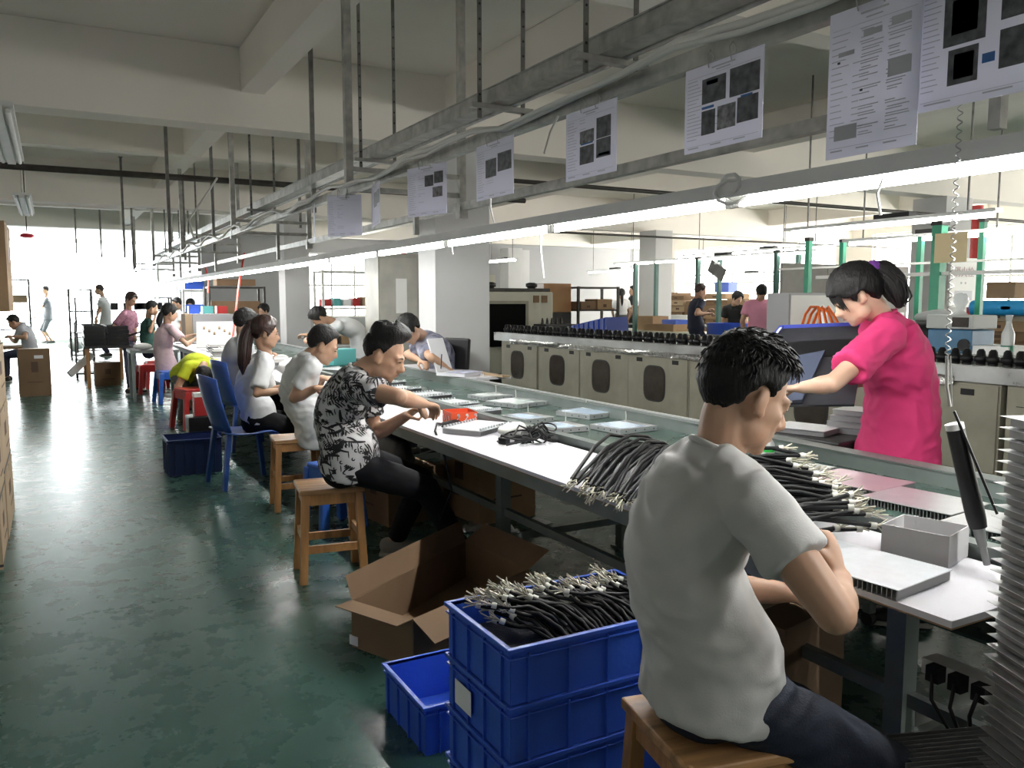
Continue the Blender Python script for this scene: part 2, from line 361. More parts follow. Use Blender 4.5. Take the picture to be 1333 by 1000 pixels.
for i, (x, t, zb) in enumerate(((2.0, 7.1, 2.2), (1.1, 9.3, 1.95), (1.75, 10.6, 2.05), (1.9, 14.2, 2.1), (1.3, 16.2, 2.0), (2.4, 17.4, 2.0), (.9, 18.3, 2.3), (.5, 19.6, 2.35), (1.0, 13.9, 2.1), (2.75, 10.4, 2.35))):
    b = MB(); b.bb((-.016, -.016, 0), (.016, .016, ZC-.003-zb)); b.bb((-.03, -.03, ZC-.013-zb), (.03, .03, ZC-.003-zb))
    tag(b.build('drop_rod', m_galvd, at=(x, t, zb)), 'bare steel rod hanging down from the ceiling above the far part of the line', 'rod', 'bare drop rods over the far line')
# light run above the belt
b = MB(); b.bb((2.03, T0, 1.845), (2.17, T1, 1.85)); b.bb((2.03, T0, 1.80), (2.034, T1, 1.845)); b.bb((2.166, T0, 1.80), (2.17, T1, 1.845))
tag(b.build('light_rail', m_white), 'long white channel carrying the fluorescent tubes above the belt', 'rail')
t0 = -2.61
def tube_light(label, at, group, L=1.19, m=None, rz=0, base=m_white):
    h = thing('tube_light', label, 'lamp', at, rz, group)
    b = MB(); b.bb((-.022, 0, .018), (.022, L, .052)); b.build('batten', base, h, bevel=.004)
    b = MB(); b.cyl((0, .03, 0), (0, L-.03, 0), .0155, 12); b.build('tube', m or m_tube, h)
    for y in (0, L-.03): b = MB(); b.bb((-.014, y, -.017), (.014, y+.03, .02)); b.build('lamp_holder', m_white, h)
    return h
tl = None; L0 = 'lit fluorescent tube, one of the row under the channel over the belt'
for i in range(19):
    at = (2.1, t0+i*1.2, 1.79)
    tl = tube_light(L0, at, 'lit tubes over the belt') if tl is None else dup(tl, at)
# knot of cable at a tube joint
b = MB(); pts = [(2.04+.02*math.sin(k*.5), 2.14+.06*math.cos(k*.7), 1.80+.035*math.sin(k*.7)+.002*k) for k in range(28)]; b.tube(pts, .007, 6)
tag(b.build('cable_coil', m_cable), 'white cable coiled round the joint between two lit tubes', 'cable')
for i, (x, t, z, dz, dx) in enumerate(((2.04, 1.55, 1.79, .1, .01), (1.57, 2.5, 2.09, .13, -.05), (1.5655, 3.0, 1.866, .1, .02), (2.168, 3.6, 1.806, .24, .02), (2.05, 4.4, 1.78, .06, .0))):
    b = MB(); b.tube([(0,0,0), (dx*.4, .02, -dz*.4), (dx, .01, -dz)], .004, 5); tag(b.build('cable_tie_tail', m_cable, at=(x,t,z)), 'loose white cable end dangling from the rails over the belt', 'cable', 'loose white cable ends')
# instruction sheets
def sheet(label, t0, t1, zb, pics, x=1.565, tilt=0.0, zt=2.08, seed=1):
    rr = random.Random(seed); w = t1-t0; h = zt-zb
    o = thing('instruction_sheet', label, 'sheet', (x, (t0+t1)/2, zt), group=None); o.rotation_euler = (0, 0, tilt)
    b = MB(); b.bb((-.0015, -w/2, -h), (.0015, w/2, 0)); b.build('sleeve', m_sheet, o, bevel=.001)
    # text lines in the printed page (the page is read from the aisle side, so +Y of the page is to the reader's left)
    b = MB()
    def line(u0, u1, v, th=.0016): b.bb((-.0022, w/2-u1*w, -v*h-th*.5), (-.0017, w/2-u0*w, -v*h+th*.5))
    line(.36, .66, .06, .004); line(.42, .6, .095, .003); line(.04, .96, .125, .0008); line(.04, .96, .93, .0008)
    for k in range(17):
        v = .16+k*.043; line(.04, .04+rr.uniform(.06, .1) if seed == 1 else .05+rr.uniform(.10, .2), v)
        if seed > 1 and rr.random() < .5: line(.29, .29+rr.uniform(.05, .2), v)
        if seed == 2:
            for u in (.36, .66):
                for q in range(2):
                    if rr.random() < .8: line(u+rr.uniform(0,.03), u+rr.uniform(.1,.26), v+q*.016, .002)
    for k in range(3): line(.06+k*.3, .2+k*.3, .95, .003)
    b.build('printed_text', m_text, o)
    for (u0, v0, u1, v1, m) in pics:
        b = MB(); b.bb((-.0026, w/2-u1*w, -v1*h), (-.0018, w/2-u0*w, -v0*h)); f = b.build('printed_picture', m, o)
    for u in (.33, .62):
        b = MB(); y = w/2-u*w; b.tube([(-.004, y, -.012), (-.012, y, .02), (.0, y, .035), (.012, y, .02), (.004, y, -.012)], .0016, 5); b.build('clip', m_galv, o)
    return o
P, Q, B = m_photo, m_photo2, m_photob
sheet('instruction sheet with large device pictures and blue tags, top right corner', .72, 1.125, 1.83, [(.15,.14,.36,.54,P),(.19,.2,.32,.46,Q),(.18,.57,.33,.84,P),(.21,.61,.31,.8,Q),(.35,.66,.41,.73,B),(.40,.12,.44,.2,B),(.43,.16,.6,.45,P),(.43,.52,.6,.8,P)], seed=1)
sheet('portrait instruction sheet of dense text in grey back light', 1.10, 1.325, 1.765, [(.68,.42,.92,.53,m_text),(.70,.15,.9,.2,m_text),(.12,.28,.3,.31,m_text),(.4,.18,.6,.22,m_text),(.1,.78,.36,.88,m_text),(.11,.34,.14,.355,P),(.38,.56,.41,.575,P)], x=1.545, seed=2)
sheet('landscape instruction sheet with five dark pictures', 1.54, 1.83, 1.855, [(.24,.17,.55,.46,P),(.60,.15,.96,.47,P),(.24,.54,.42,.82,P),(.45,.53,.68,.8,Q),(.70,.5,.95,.78,P),(.30,.2,.45,.25,B),(.24,.49,.40,.52,B),(.74,.48,.88,.505,B)], seed=3)
sheet('instruction sheet with four pictures in a square', 2.15, 2.44, 1.855, [(.30,.32,.58,.50,Q),(.30,.54,.58,.80,P),(.63,.2,.9,.49,P),(.63,.50,.9,.76,P),(.32,.50,.56,.52,B),(.66,.70,.88,.74,B)], seed=4)
sheet('instruction sheet with two tall pictures side by side', 2.81, 3.125, 1.86, [(.27,.30,.56,.62,P),(.60,.24,.95,.56,P)], seed=5)
sheet('curled instruction sheet shining with reflected light', 3.50, 3.80, 1.85, [(.46,.2,.68,.42,P),(.70,.15,.92,.38,P),(.66,.45,.9,.65,Q)], tilt=.25, seed=6)
sheet('small tilted instruction sheet with one double picture', 4.2, 4.5, 1.86, [(.33,.2,.66,.55,P),(.68,.18,.95,.5,P)], tilt=-.2, seed=7)
sheet('glossy sheet turned to the windows beside the second hanging frame', 4.78, 5.02, 1.84, [], tilt=.7, seed=8)
sheet('sheet furthest along the rail, hanging edge-on and grey', 5.40, 5.72, 1.85, [(.3,.2,.7,.4,Q)], tilt=-.25, seed=9)
# black pipe across the aisle, ceiling lamps at the left, red box on a rod
b = MB(); b.tube([(XL, 9.4, 2.735), (5.4, 9.4, 2.735)], .032, 10); tag(b.build('fire_pipe', m_iron), 'dark iron pipe crossing under the beams above the aisle', 'pipe')
b = MB(); b.tube([(3.93, 7.2, 2.62), (XR, 7.2, 2.62)], .022, 8); tag(b.build('water_pipe', m_iron), 'thin rusty pipe running right from the near pillar under the beam', 'pipe')
for x in (5.2, 7.0, 9.0): pass
b = MB(); b.tube([(7.5, 13.2, 2.72), (XR+.05, 13.2, 2.72)], .02, 8); tag(b.build('water_pipe', m_iron), 'thin pipe across the far right bays under the beams', 'pipe')
b = MB(); b.tube([(1.6, 9.36, 2.75), (1.5, 9.3, 2.6), (1.3, 9.35, 2.3), (1.35, 9.4, 2.1)], .012, 6); tag(b.build('hanging_wire', m_cable), 'white wire looping down from the dark pipe', 'wire')
for i, (x, y, lab) in enumerate(((-.24, 6.0, 'twin tube ceiling lamp at the top left, near the camera'), (-.24, 10.9, 'twin tube ceiling lamp above the far part of the aisle'))):
    h = thing('ceiling_lamp', lab, 'lamp', (x, y, 2.6))
    b = MB(); b.bb((-.09, 0, .03), (.09, 2.3, .06)); b.bb((-.03, 0, .0), (.03, 2.3, .03)); b.build('housing', m_white, h)
    for sx in (-.06, .06): b = MB(); b.cyl((sx, .05, .012), (sx, 2.25, .012), .015, 10); b.build('tube', m_white, h)
    for yy in (.3, 2.0): b = MB(); b.cyl((0, yy, .06), (0, yy, ZC-2.603), .006, 6); b.build('rod', m_galv, h)
h = thing('smoke_alarm', 'red alarm unit on a thin rod below the last beam', 'alarm', (-.27, 14.0, 2.36)); b = MB(); b.lathe([(.05,0),(.09,.015),(.09,.04),(.06,.06)], n=16); b.build('housing', mat('bright_red', (.75,.03,.06), .4), h); b = MB(); b.cyl((0,0,.06), (0,0,ZC-2.363), .007, 6); b.build('rod', m_iron, h)
# ------------------------------------------------------------------ the assembly line
LY0, LY1 = -2.6, 14.9
ln = thing('assembly_line', 'long assembly table with a green belt between grey steel rails', 'table', (2.3, 1.2, 0))
def part(name, mb, m, par=ln, off=(2.3, 1.2, 0), bevel=0):
    mb.v = [(x-off[0], y-off[1], z-off[2]) for x, y, z in mb.v]; return mb.build(name, m, par, bevel=bevel)
b = MB(); b.bb((2.205, LY0, .725), (2.935, LY1, .742)); part('belt', b, m_belt)
b = MB(); b.bb((2.165, LY0, .66), (2.20, LY1, .79)); b.bb((2.15, LY0, .79), (2.205, LY1, .796)); part('near_rail', b, m_frame)
b = MB(); b.bb((2.94, LY0, .62), (2.985, LY1, .80)); b.bb((2.935, LY0, .80), (3.03, LY1, .806)); b.bb((3.02, LY0, .77), (3.03, LY1, .80)); part('far_rail', b, m_frame)
b = MB(); b.bb((2.99, 2.9, .807), (3.01, LY1, .815)); part('edge_strip', b, m_alu)
b = MB(); b.bb((2.22, LY0, .50), (2.92, LY1, .51)); part('return_belt', b, m_belt)
b = MB(); b.bb((1.70, 1.5, .675), (1.74, LY1, .734)); part('front_beam', b, m_frame)
yy = 1.055
while yy < LY1-.3:
    b = MB(); b.bb((1.68, yy, .735), (2.145, min(yy+1.5, LY1)-.003, .739), 1); b.bb((1.68, yy, .739), (2.145, min(yy+1.5, LY1)-.003, .755), 0); part('worktop', b, [m_board, m_ply], bevel=0); yy += 1.5
for t in (-2.4, -.95, 1.45, 3.85, 6.25, 8.65, 11.05, 13.45, 14.7):
    for x in (2.08, 2.88): b = MB(); b.bb((x-.03, t-.03, 0), (x+.03, t+.03, .66)); b.bb((x-.05, t-.05, 0), (x+.05, t+.05, .012)); part('leg', b, m_frame)
    b = MB(); b.bb((1.72, t-.02, .635), (2.95, t+.02, .675)); b.bb((2.11, t-.015, .15), (2.85, t+.015, .19)); part('cross_brace', b, m_frame)
b = MB(); b.bb((2.07, LY0, .30), (2.10, LY1, .34)); part('stretcher', b, m_frame)
# power strip and plugs below the near board
h = thing('power_strip', 'power strip with black plugs under the near end of the worktop', 'power strip', (1.98, 1.10, .50))
b = MB(); b.bb((-.03, -.02, -.02), (.03, .2, .02)); b.build('body', m_white, h)
for k in range(3): b = MB(); b.box((-.045, .03+k*.06, .0), (.035, .035, .04)); b.tube([(-.06, .03+k*.06, 0), (-.09, .03+k*.05, -.05), (-.06, .03, -.2), (-.05, .02, -.49)], .005, 6); b.build('plug', m_black, h)
# ------------------------------------------------------------------ things on the line
def plate(name, label, c, w, d, rz, mtop=m_alu, th=.004, fin=.024, n=26, z=.743, group=None):
    "finned plate: smooth face up, comb of fins below"
    h = thing(name, label, 'heat sink', (c[0], c[1], z), rz, group)
    b = MB(); b.bb((-w/2, -d/2, fin), (w/2, d/2, fin+th)); b.build('face_plate', mtop, h, bevel=.0015)
    b = MB()
    for k in range(n): x = -w/2+.006+(w-.012)*k/(n-1); b.bb((x-.001, -d/2+.002, 0), (x+.001, d/2-.002, fin))
    b.build('fins', m_alud, h); return h
ang = lambda p, q: math.atan2(q[1]-p[1], q[0]-p[0])
m_pinkrefl = mat('plate_painted_pink_reflection', (.62,.45,.50), .35, .5, var=.05)  # pink reflection painted into the plate's base colour
plate('heat_sink', 'grey finned plate on the belt behind the near man\'s cable heap', (2.64, 2.42), .32, .26, math.radians(95))
plate('heat_sink', 'pinkish finned plate (painted reflection) on the belt before the woman in pink', (2.665, 2.08), .32, .26, math.radians(96), m_pinkrefl)
plate('heat_sink', 'finned plate on the belt right of the pinkish one', (2.59, 1.75), .32, .26, math.radians(96))
plate('heat_sink', 'finned plate on the belt partly behind the screwdriver', (2.53, 1.41), .32, .26, math.radians(97))
m_whplate = mat('white_anodised_plate', (.80,.83,.86), .3, .25, var=.04, scale=30)
plate('heat_sink', 'bright white finned plate under the near man\'s hands', (1.785, 1.36), .32, .25, math.radians(97), m_whplate, z=.757)
def tab(label, c, w, d, rz, z=.744, pale=m_lcd):
    h = thing('display_panel', label, 'panel', (c[0], c[1], z), rz)
    b = MB(); b.bb((-w/2, -d/2, .0), (w/2, d/2, .028))
    for k in range(4): b.cyl((-w/2-.001, -d/2+.03+k*d/5, .014), (-w/2+.001, -d/2+.03+k*d/5, .014), .004, 8, 1); b.cyl((-w/2+.04+k*w/4, -d/2-.001, .014), (-w/2+.04+k*w/4, -d/2+.001, .014), .004, 8, 1)
    b.build('case', [m_alu, m_black], h, bevel=.002)
    b = MB(); b.bb((-w/2+.02, -d/2+.015, .0285), (w/2-.07, d/2-.015, .0295)); b.build('screen_film', pale, h)
    b = MB(); b.tube([(w/2-.03, d/2-.03, .028), (w/2-.028, d/2-.028, .06), (w/2-.034, d/2-.03, .085)], .003, 6); b.build('wire_lead', m_cable, h); return h
tab('display panel with blue film, nearest of the belt row', (2.72, 3.64), .27, .25, .1)
tab('display panel set down just behind the nearest one', (2.87, 4.21), .28, .28, .25)
tab('display panel lying low against the near rail beside the adapter pile', (2.42, 3.80), .21, .22, .0)
tab('display panel by the near rail behind the foam bag', (2.43, 4.20), .22, .24, .15)
tab('greenish white display panel midway along the belt', (2.74, 4.88), .30, .30, .3, pale=mat('pale_green_film', (.62,.74,.72), .15))
tab('display panel furthest along the belt, before the red box', (2.76, 5.30), .26, .22, .1, pale=mat('pale_film', (.7,.76,.75), .15))
def wplate(label, c, w, d, rz, z=.757):
    h = thing('heat_sink', label, 'heat sink', (c[0], c[1], z), rz); n = 20
    b = MB(); b.bb((-w/2, -d/2, .024), (w/2, d/2, .028))
    for k in range(12):
        for sy in (-1, 1): b.box((-w/2+.015+k*(w-.03)/11, sy*(d/2-.008), .034), (.012, .008, .0121))
    b.build('face_plate', m_whplate, h); b = MB()
    for k in range(n): x = -w/2+.006+(w-.012)*k/(n-1); b.bb((x-.001, -d/2+.002, 0), (x+.001, d/2-.002, .024))
    b.build('fins', m_alud, h)
wplate('white clipped plate on the worktop by the black hand tool', (1.97, 3.93), .34, .24, .55)
wplate('white clipped plate on the belt right of the red box', (2.33, 4.62), .20, .2, .2, .744)
wplate('white clipped plate flat beyond the red box', (2.30, 5.02), .32, .26, .25, .757 if False else .744)
for k, (x, y, l) in enumerate(((2.36, 5.55, 'white plate past the red box, third from it'), (2.33, 6.05, 'white plate beside the worker in the patterned shirt'), (2.42, 6.6, 'white plate before the notebooks'), (2.35, 7.3, 'white plate on the belt beyond the notebooks'), (2.5, 8.1, 'white plate on the belt opposite the ponytailed woman'))):
    wplate(l, (x, y), .30, .24, .2+.1*k, .744)
# red box
h = thing('parts_box', 'open red card box with white print on the worktop', 'box', (1.99, 4.20, .757), math.radians(-8))
b = MB(); w, d, q = .15, .17, .075
for s in (-1, 1): b.box((0, s*d/2, q/2), (w, .003, q)); b.box((s*w/2, 0, q/2), (.003, d, q))
b.box((0,0,.002), (w, d, .004)); b.build('tray', m_redbox, h)
b = MB()
for s, yy in ((0, -.0), (1, 0)):
    for k in range(3):
        u = -.055+k*.05
        b.bar((u, -d/2-.003, .018), (u+.028, -d/2-.003, .056), .005, .0015, up=(0,1,0)); b.bar((-w/2-.003, u, .02), (-w/2-.003, u+.02, .052), .005, .0015, up=(1,0,0)); b.cyl((u+.02, -d/2-.0015, .06), (u+.02, -d/2-.003, .06), .008, 10)
b.build('printed_marks', m_paper, h)
# hand tool
h = thing('electric_screwdriver', 'black electric screwdriver lying beside the red box', 'screwdriver', (1.86, 4.10, .775), 0.35)
b = MB(); b.rtube([(-.02,0,0), (.05,0,0), (.13,0,0), (.2,0,0)], [.017,.02,.018,.019]); b.build('handle', m_black, h)
b = MB(); b.cyl((-.06,0,0), (-.02,0,0), .006, 8); b.build('bit', m_steel, h)
b = MB(); b.tube([(-.02,.0,.004), (-.1,-.03,.02), (-.2,-.12,.0), (-.23,-.22,-.12), (-.18,-.22,-.3), (-.25,-.2,-.45), (-.2,-.1,-.3)], .006, 6); b.build('cord', m_wire, h)
# adapters
for k, (x, y, r, l) in enumerate(((1.93, 3.50, .3, 'black power adapter with looped lead on the worktop'), (2.06, 3.56, 1.1, 'black power adapter at the back of the lead tangle'))):
    h = thing('power_adapter', l, 'adapter', (x, y, .757), r)
    b = MB(); b.bb((-.06, -.027, 0), (.06, .027, .033)); b.build('body', m_black, h, bevel=.005)
    b = MB(); b.bb((-.03, -.0278, .01), (.0, -.0272, .024)); b.build('rating_label', m_paper, h)
    b = MB(); rr = random.Random(k+3)
    for q in range(3):
        c = (rr.uniform(-.06,.1), rr.uniform(-.12,.04)); R0 = rr.uniform(.05,.085); a0 = rr.uniform(0,6)
        b.tube([(c[0]+R0*1.25*math.cos(a0+j*.35), c[1]+R0*math.sin(a0+j*.35), .008+.02*q+.012*math.sin(j*.5+q)) for j in range(17)], .0045, 6)
    b.build('lead', m_wire, h)
h = MB(); rr = random.Random(5)
for j in range(9):
    p = V((2.02, 3.46, .765)); a0 = rr.uniform(0, 6.3); h.tube([p+V((.11*s*math.cos(a0+.5*s), .09*s*math.sin(a0+.5*s), .05*math.sin(s*3)+.01*j*.5)) for s in (-1,-.6,-.2,.2,.6,1)], .0045, 6)
tag(h.build('lead_tangle', m_wire), 'tangle of black leads heaped beside the power adapters', 'cables')
b = MB(); b.ell((0,0,.03), (.10,.06,.03), n=18); o = b.build('foam_bag', mat('crumpled_foam', (.82,.82,.78), .7, bump=.6, bscale=30), at=(2.06, 3.72, .757), rz=.4)
for v in o.data.vertices: n_ = noise.noise_vector(v.co*22); v.co += V(n_)*.016; v.co.z = max(.001, v.co.z)
tag(o, 'crumpled white foam bag behind the black leads', 'bag')
# white open box
h = thing('carton_tray', 'open white card box at the back of the near worktop', 'box', (2.055, 1.38, .757), math.radians(15)); w, d, q = .15, .17, .085
b = MB()
for s in (-1, 1): b.box((0, s*d/2, q/2), (w+.003, .003, q)); b.box((s*w/2, 0, q/2), (.003, d, q))
b.box((0,0,.0015), (w, d, .003)); b.build('walls', mat('grey_white_card', (.62,.61,.62), .75, var=.06), h)
# hanging screwdriver
A = V((2.07, 1.215, .775)); Bp = V((2.0, 1.28, 1.14)); ax = (Bp-A).normalized()
h = thing('electric_screwdriver', 'black electric screwdriver hanging upright over the near worktop', 'screwdriver', A)
b = MB(); b.rtube([ax*.10, ax*.14, ax*.24, ax*.36], [.021,.024,.023,.022], round_caps=False, n=16); b.build('handle', m_black, h)
b = MB(); b.cyl((0,0,0), ax*.05, .009, 10); b.cyl(ax*.05, ax*.10, .012, 10, r2=.016); b.build('bit_chuck', m_steel, h)
b = MB(); b.cyl(ax*.36, ax*.375, .0225, 14); b.build('end_cap', m_white, h)
b = MB(); b.bar(ax*.41+V((-.005,-.012,0)), ax*.15+V((.0,-.06,0)), .014, .006); b.build('trigger_lever', m_black, h)
hk = ax*.42; b = MB(); b.tube([hk, hk+V((-.01,.005,.05)), hk+V((-.012,.008,.13))], .004, 6); b.tube([hk+V((.008,0,0)), hk+V((-.002,.005,.13))], .002, 5); b.build('hook', m_galv, h)
c0 = hk+V((-.01,.008,.13)); b = MB(); b.tube([c0+V((.006*math.cos(k*.9), .006*math.sin(k*.9), k*.0032)) for k in range(230)], .0018, 4); b.build('spring', m_galv, h)
# cables: heaps on the belt, bundles beside
def cable_proto(name, pts, r=.0065, conn=True, lead=4, label='', group=''):
    pts = [V(p) for p in pts]
    b = MB(); b.tube(pts, r, 6); o = b.build(name, m_wire); tag(o, label, 'cable', group)
    e = pts[-1]; d = (pts[-1]-pts[-2]).normalized()
    if conn: b = MB(); b.cyl(e-d*.002, e+d*.014, r*1.5, 8); b.build('connector', m_conn, o)
    b = MB(); rr = random.Random(len(pts)*7+lead)
    for k in range(lead):
        q = V((rr.uniform(-1,1), rr.uniform(-1,1), rr.uniform(-.6,1)))*.014; s = e+d*.012*conn
        b.tube([s, s+d*.016+q*.5, s+d*.034+q*1.4], .0022, 5)
    b.build('bare_wire', m_tin, o); return o
def strew(protos, n, place):
    first = dict((i, True) for i in range(len(protos)))
    for k in range(n):
        i = k % len(protos); p = protos[i]; M = place(k)
        if first[i]: first[i] = False; o = p
        else: o = dup(p)
        o.matrix_world = M
rr = random.Random(11)
pr = [cable_proto('cable', [(-.34-.03*j, .02*j, .0), (-.25, .015, .012), (-.12, .0, .02+.004*j), (0, 0, .008*j)], label='black cable with pale connector in the heap right of the near man', group='cables heaped on the belt', lead=4+j) for j in range(3)]
def pl(k):
    lay = k//14; u = (k % 14)/13; base = V((2.28, 2.08, 0)).lerp(V((1.93, 1.52, 0)), u)
    z = .80+.02*lay+rr.uniform(0,.02)+ (0.012 if 2.15 < base.x else 0)
    base += V((rr.uniform(-.05,.04), rr.uniform(-.04,.04), z))
    return Matrix.Translation(base) @ Matrix.Rotation(math.radians(-40+rr.uniform(-34,34)), 4, 'Z') @ Matrix.Rotation(rr.uniform(-.26,.1), 4, 'Y') @ Matrix.Rotation(rr.uniform(-1,1), 4, 'X')
strew(pr, 70, pl)
pr = [cable_proto('cable', [(.62, .36+.02*j, -.02), (.50, .32, .05), (.36, .24-.02*j, .085), (.2, .13, .07), (.07, .04, .03), (0, 0, .0)], label='black cable with stripped end in the bundle left of the near man', group='cables bundled on the worktop', conn=False, lead=3+j, r=.007) for j in range(3)]
def pl(k):
    u = (k % 16)/15; lay = k//16; base = V((1.60, 2.42, .775)).lerp(V((1.66, 2.10, .775)), u)+V((rr.uniform(-.03,.05), rr.uniform(-.03,.03), .014*lay+rr.uniform(0,.01)))
    return Matrix.Translation(base) @ Matrix.Rotation(math.radians(rr.uniform(-14,10)), 4, 'Z') @ Matrix.Rotation(rr.uniform(-.06,.06), 4, 'Y')
strew(pr, 52, pl)
# ------------------------------------------------------------------ crates and cartons on the floor, near
def crate(label, at, L=.60, Wd=.385, Hh=.148, rz=0, m=m_blue, group=None, name='plastic_crate'):
    h = thing(name, label, 'crate', at, rz, group); b = MB(); t = .004
    for sy in (-1, 1): b.bb((-L/2+.012, sy*(Wd/2-.012)-t/2, 0), (L/2-.012, sy*(Wd/2-.012)+t/2, Hh))
    for sx in (-1, 1): b.bb((sx*(L/2-.012)-t/2, -Wd/2+.012, 0), (sx*(L/2-.012)+t/2, Wd/2-.012, Hh))
    b.bb((-L/2+.012, -Wd/2+.012, 0), (L/2-.012, Wd/2-.012, .004))
    for k in range(5): x = -L/2+.06+(L-.12)*k/4; [b.box((x, sy*(Wd/2-.007), (Hh-.02)/2), (.005, .010, Hh-.02)) for sy in (-1, 1)]
    for k in range(4): y = -Wd/2+.05+(Wd-.1)*k/3; [b.box((sx*(L/2-.007), y, (Hh-.02)/2), (.010, .005, Hh-.02)) for sx in (-1, 1)]
    b.build('walls', m, h)
    b = MB()
    for sy in (-1, 1): b.bb((-L/2, sy*(Wd/2-.007)-.007, Hh-.012), (L/2, sy*(Wd/2-.007)+.007, Hh)); b.bb((-L/2+.005, sy*(Wd/2-.006)-.004, Hh-.03), (L/2-.005, sy*(Wd/2-.006)+.004, Hh-.026))
    for sx in (-1, 1): b.bb((sx*(L/2-.007)-.007, -Wd/2+.014, Hh-.012), (sx*(L/2-.007)+.007, Wd/2-.014, Hh)); b.bb((sx*(L/2-.006)-.004, -Wd/2+.005, Hh-.03), (sx*(L/2-.006)+.004, Wd/2-.005, Hh-.026))
    b.build('rim', m, h, bevel=.003)
    return h
cx, cy = 1.235, 1.895
for k, l in enumerate(('blue crate on the floor at the foot of the cable crate stack', 'blue crate second from the floor in the near stack', 'blue crate just under the cable filled one', 'blue crate full of black cables, topmost of the near stack')):
    c = crate(l, (cx, cy, k*.15))
    if k == 2: b = MB(); b.bb((-.3005, .02, .03), (-.2995, .12, .10)); b.build('paper_label', m_paper, c)
crate('empty shallow blue crate on the floor beside the near stack', (1.265, 2.51, 0), Hh=.165)
rr = random.Random(4)
pr = [cable_proto('cable', [(.15, -.10-.03*j, -.05), (.12, -.07, .0), (.07, -.02, .035), (.02, .0, .04), (0, .02, .045), (-.012, .035, .05)], label='black cable with pale connector lying in the top blue crate', group='cables in the top blue crate', lead=4+j) for j in range(3)]
def pl(k):
    u = (k % 34)/33; lay = k//34; base = V((cx-.20+u*.44, cy+.03+rr.uniform(-.05,.07), .53+.016*lay+rr.uniform(0,.01)))
    return Matrix.Translation(base) @ Matrix.Rotation(math.radians(rr.uniform(-30,25)), 4, 'Z') @ Matrix.Rotation(rr.uniform(-.2,.25), 4, 'X') @ Matrix.Scale(.9, 4)
strew(pr, 120, pl)
b = MB(); b.bb((-.28,-.17,.004), (.28,.17,.07)); o = b.build('cable_bed', mat('matted_black_cable', (.012,.012,.013), .5, bump=1.0, bscale=60, stretch=(1,6,1)), at=(cx, cy, .45)); tag(o, 'mat of black cables filling the bottom of the top crate', 'cables', kind='stuff')
# open carton
def quad_prism(b, P4, z0, z1, mi=0, th=.005):
    for i in range(4):
        p, q = V(P4[i]), V(P4[(i+1) % 4]); b.bar((p.x, p.y, (z0+z1)/2), (q.x, q.y, (z0+z1)/2), th, z1-z0, mi)
h = thing('open_carton', 'brown carton with open flaps on the floor behind the crates', 'carton', (0,0,0))
pa, pb, pc, pd = W(458,782,z=.2), W(537,807,z=.2), W(688,742,z=.2), W(606,704,z=.2)
b = MB(); quad_prism(b, (pa, pb, pc, pd), .0, .2); f = [(p.x, p.y, .004) for p in (pa, pb, pc, pd)]; b.add(f, [(0,1,2,3)]); b.build('body', m_cardd, h)
def flap(p, q, out, drop):
    b = MB(); p, q = V(p), V(q); n_ = V((q-p).cross(V((0,0,1)))).normalized()*out; u = V((0,0,drop)); t = V((0,0,.004))
    b.add([p, q, q+n_+u, p+n_+u, p+t, q+t, q+n_+u+t, p+n_+u+t], [(3,2,1,0),(4,5,6,7),(0,1,5,4),(1,2,6,5),(2,3,7,6),(3,0,4,7)]); b.build('flap', m_cardd, h)
flap(pd, pa, .03, .10); flap(pa, pb, .09, .0); flap(pb, pc, .12, -.07); flap(pc, pd, .12, .07)
b = MB(); q0 = pa.lerp(pb, .02); b.box((q0.x-.0, q0.y-.004, .03), (.05,.006,.04), R=Matrix.Rotation(ang(pa, pb), 3, 'Z')); b.build('paper_label', m_paper, h)
def carton(label, at, d, rz=0, m=m_card, name='carton', strap=False, printed=True, group=None):
    h = thing(name, label, 'carton', at, rz, group); b = MB(); b.bb((-d[0]/2,-d[1]/2,0), (d[0]/2,d[1]/2,d[2]))
    if printed:
        for s in (-1, 1):
            b.box((s*(d[0]/2+.0006), 0, d[2]*.62), (.001, d[1]*.22, d[2]*.22), 1); b.box((s*(d[0]/2+.0006), d[1]*.2, d[2]*.3), (.001, d[1]*.4, .012), 1)
            b.box((0, s*(d[1]/2+.0006), d[2]*.62), (d[0]*.22, .001, d[2]*.22), 1); b.box((0, s*(d[1]/2+.0006), d[2]*.3), (d[0]*.5, .001, .012), 1)
    b.build('body', [m, m_print], h)
    b = MB(); b.bb((-d[0]/2-.001, -.03, d[2]-.04), (d[0]/2+.001, .03, d[2]+.0015)); b.build('tape', m_tape, h)
    if strap: b = MB(); b.bb((-d[0]/2-.002, -d[1]/2-.002, d[2]*.04), (d[0]/2+.002, d[1]/2+.002, d[2]*.08)); b.build('strap', m_dark, h)
    return h
# cartons stacked at the left edge of the aisle
X0 = -.60
lab3 = ['bottom', 'second', 'third', 'top']
for k in range(2): carton('pale carton, %s one of the nearest low stack at the left edge' % ('lower', 'upper')[k], (X0, 5.42, k*.36), (.6, .55, .355), m=m_card2, strap=True)
for k in range(3): carton('pale carton, %s one of the second stack at the left edge' % ('bottom', 'middle', 'top')[k], (X0-.005*k, 6.25, k*.39), (.6, .9, .385), m=m_card2, strap=k == 1)
for k in range(4): carton('pale carton, %s one of the third stack at the left edge' % lab3[k], (-.74, 8.45, k*.34), (.62, .95, .335), m=m_card2)
h = carton('tall brown carton wrapped in film on the third left stack', (-.62, 8.45, 1.361), (.62, .95, .74), m=m_card, printed=False)
b = MB(); b.bb((.312, -.03, .42), (.3125, .03, .70)); b.build('red_label', m_paper, h)
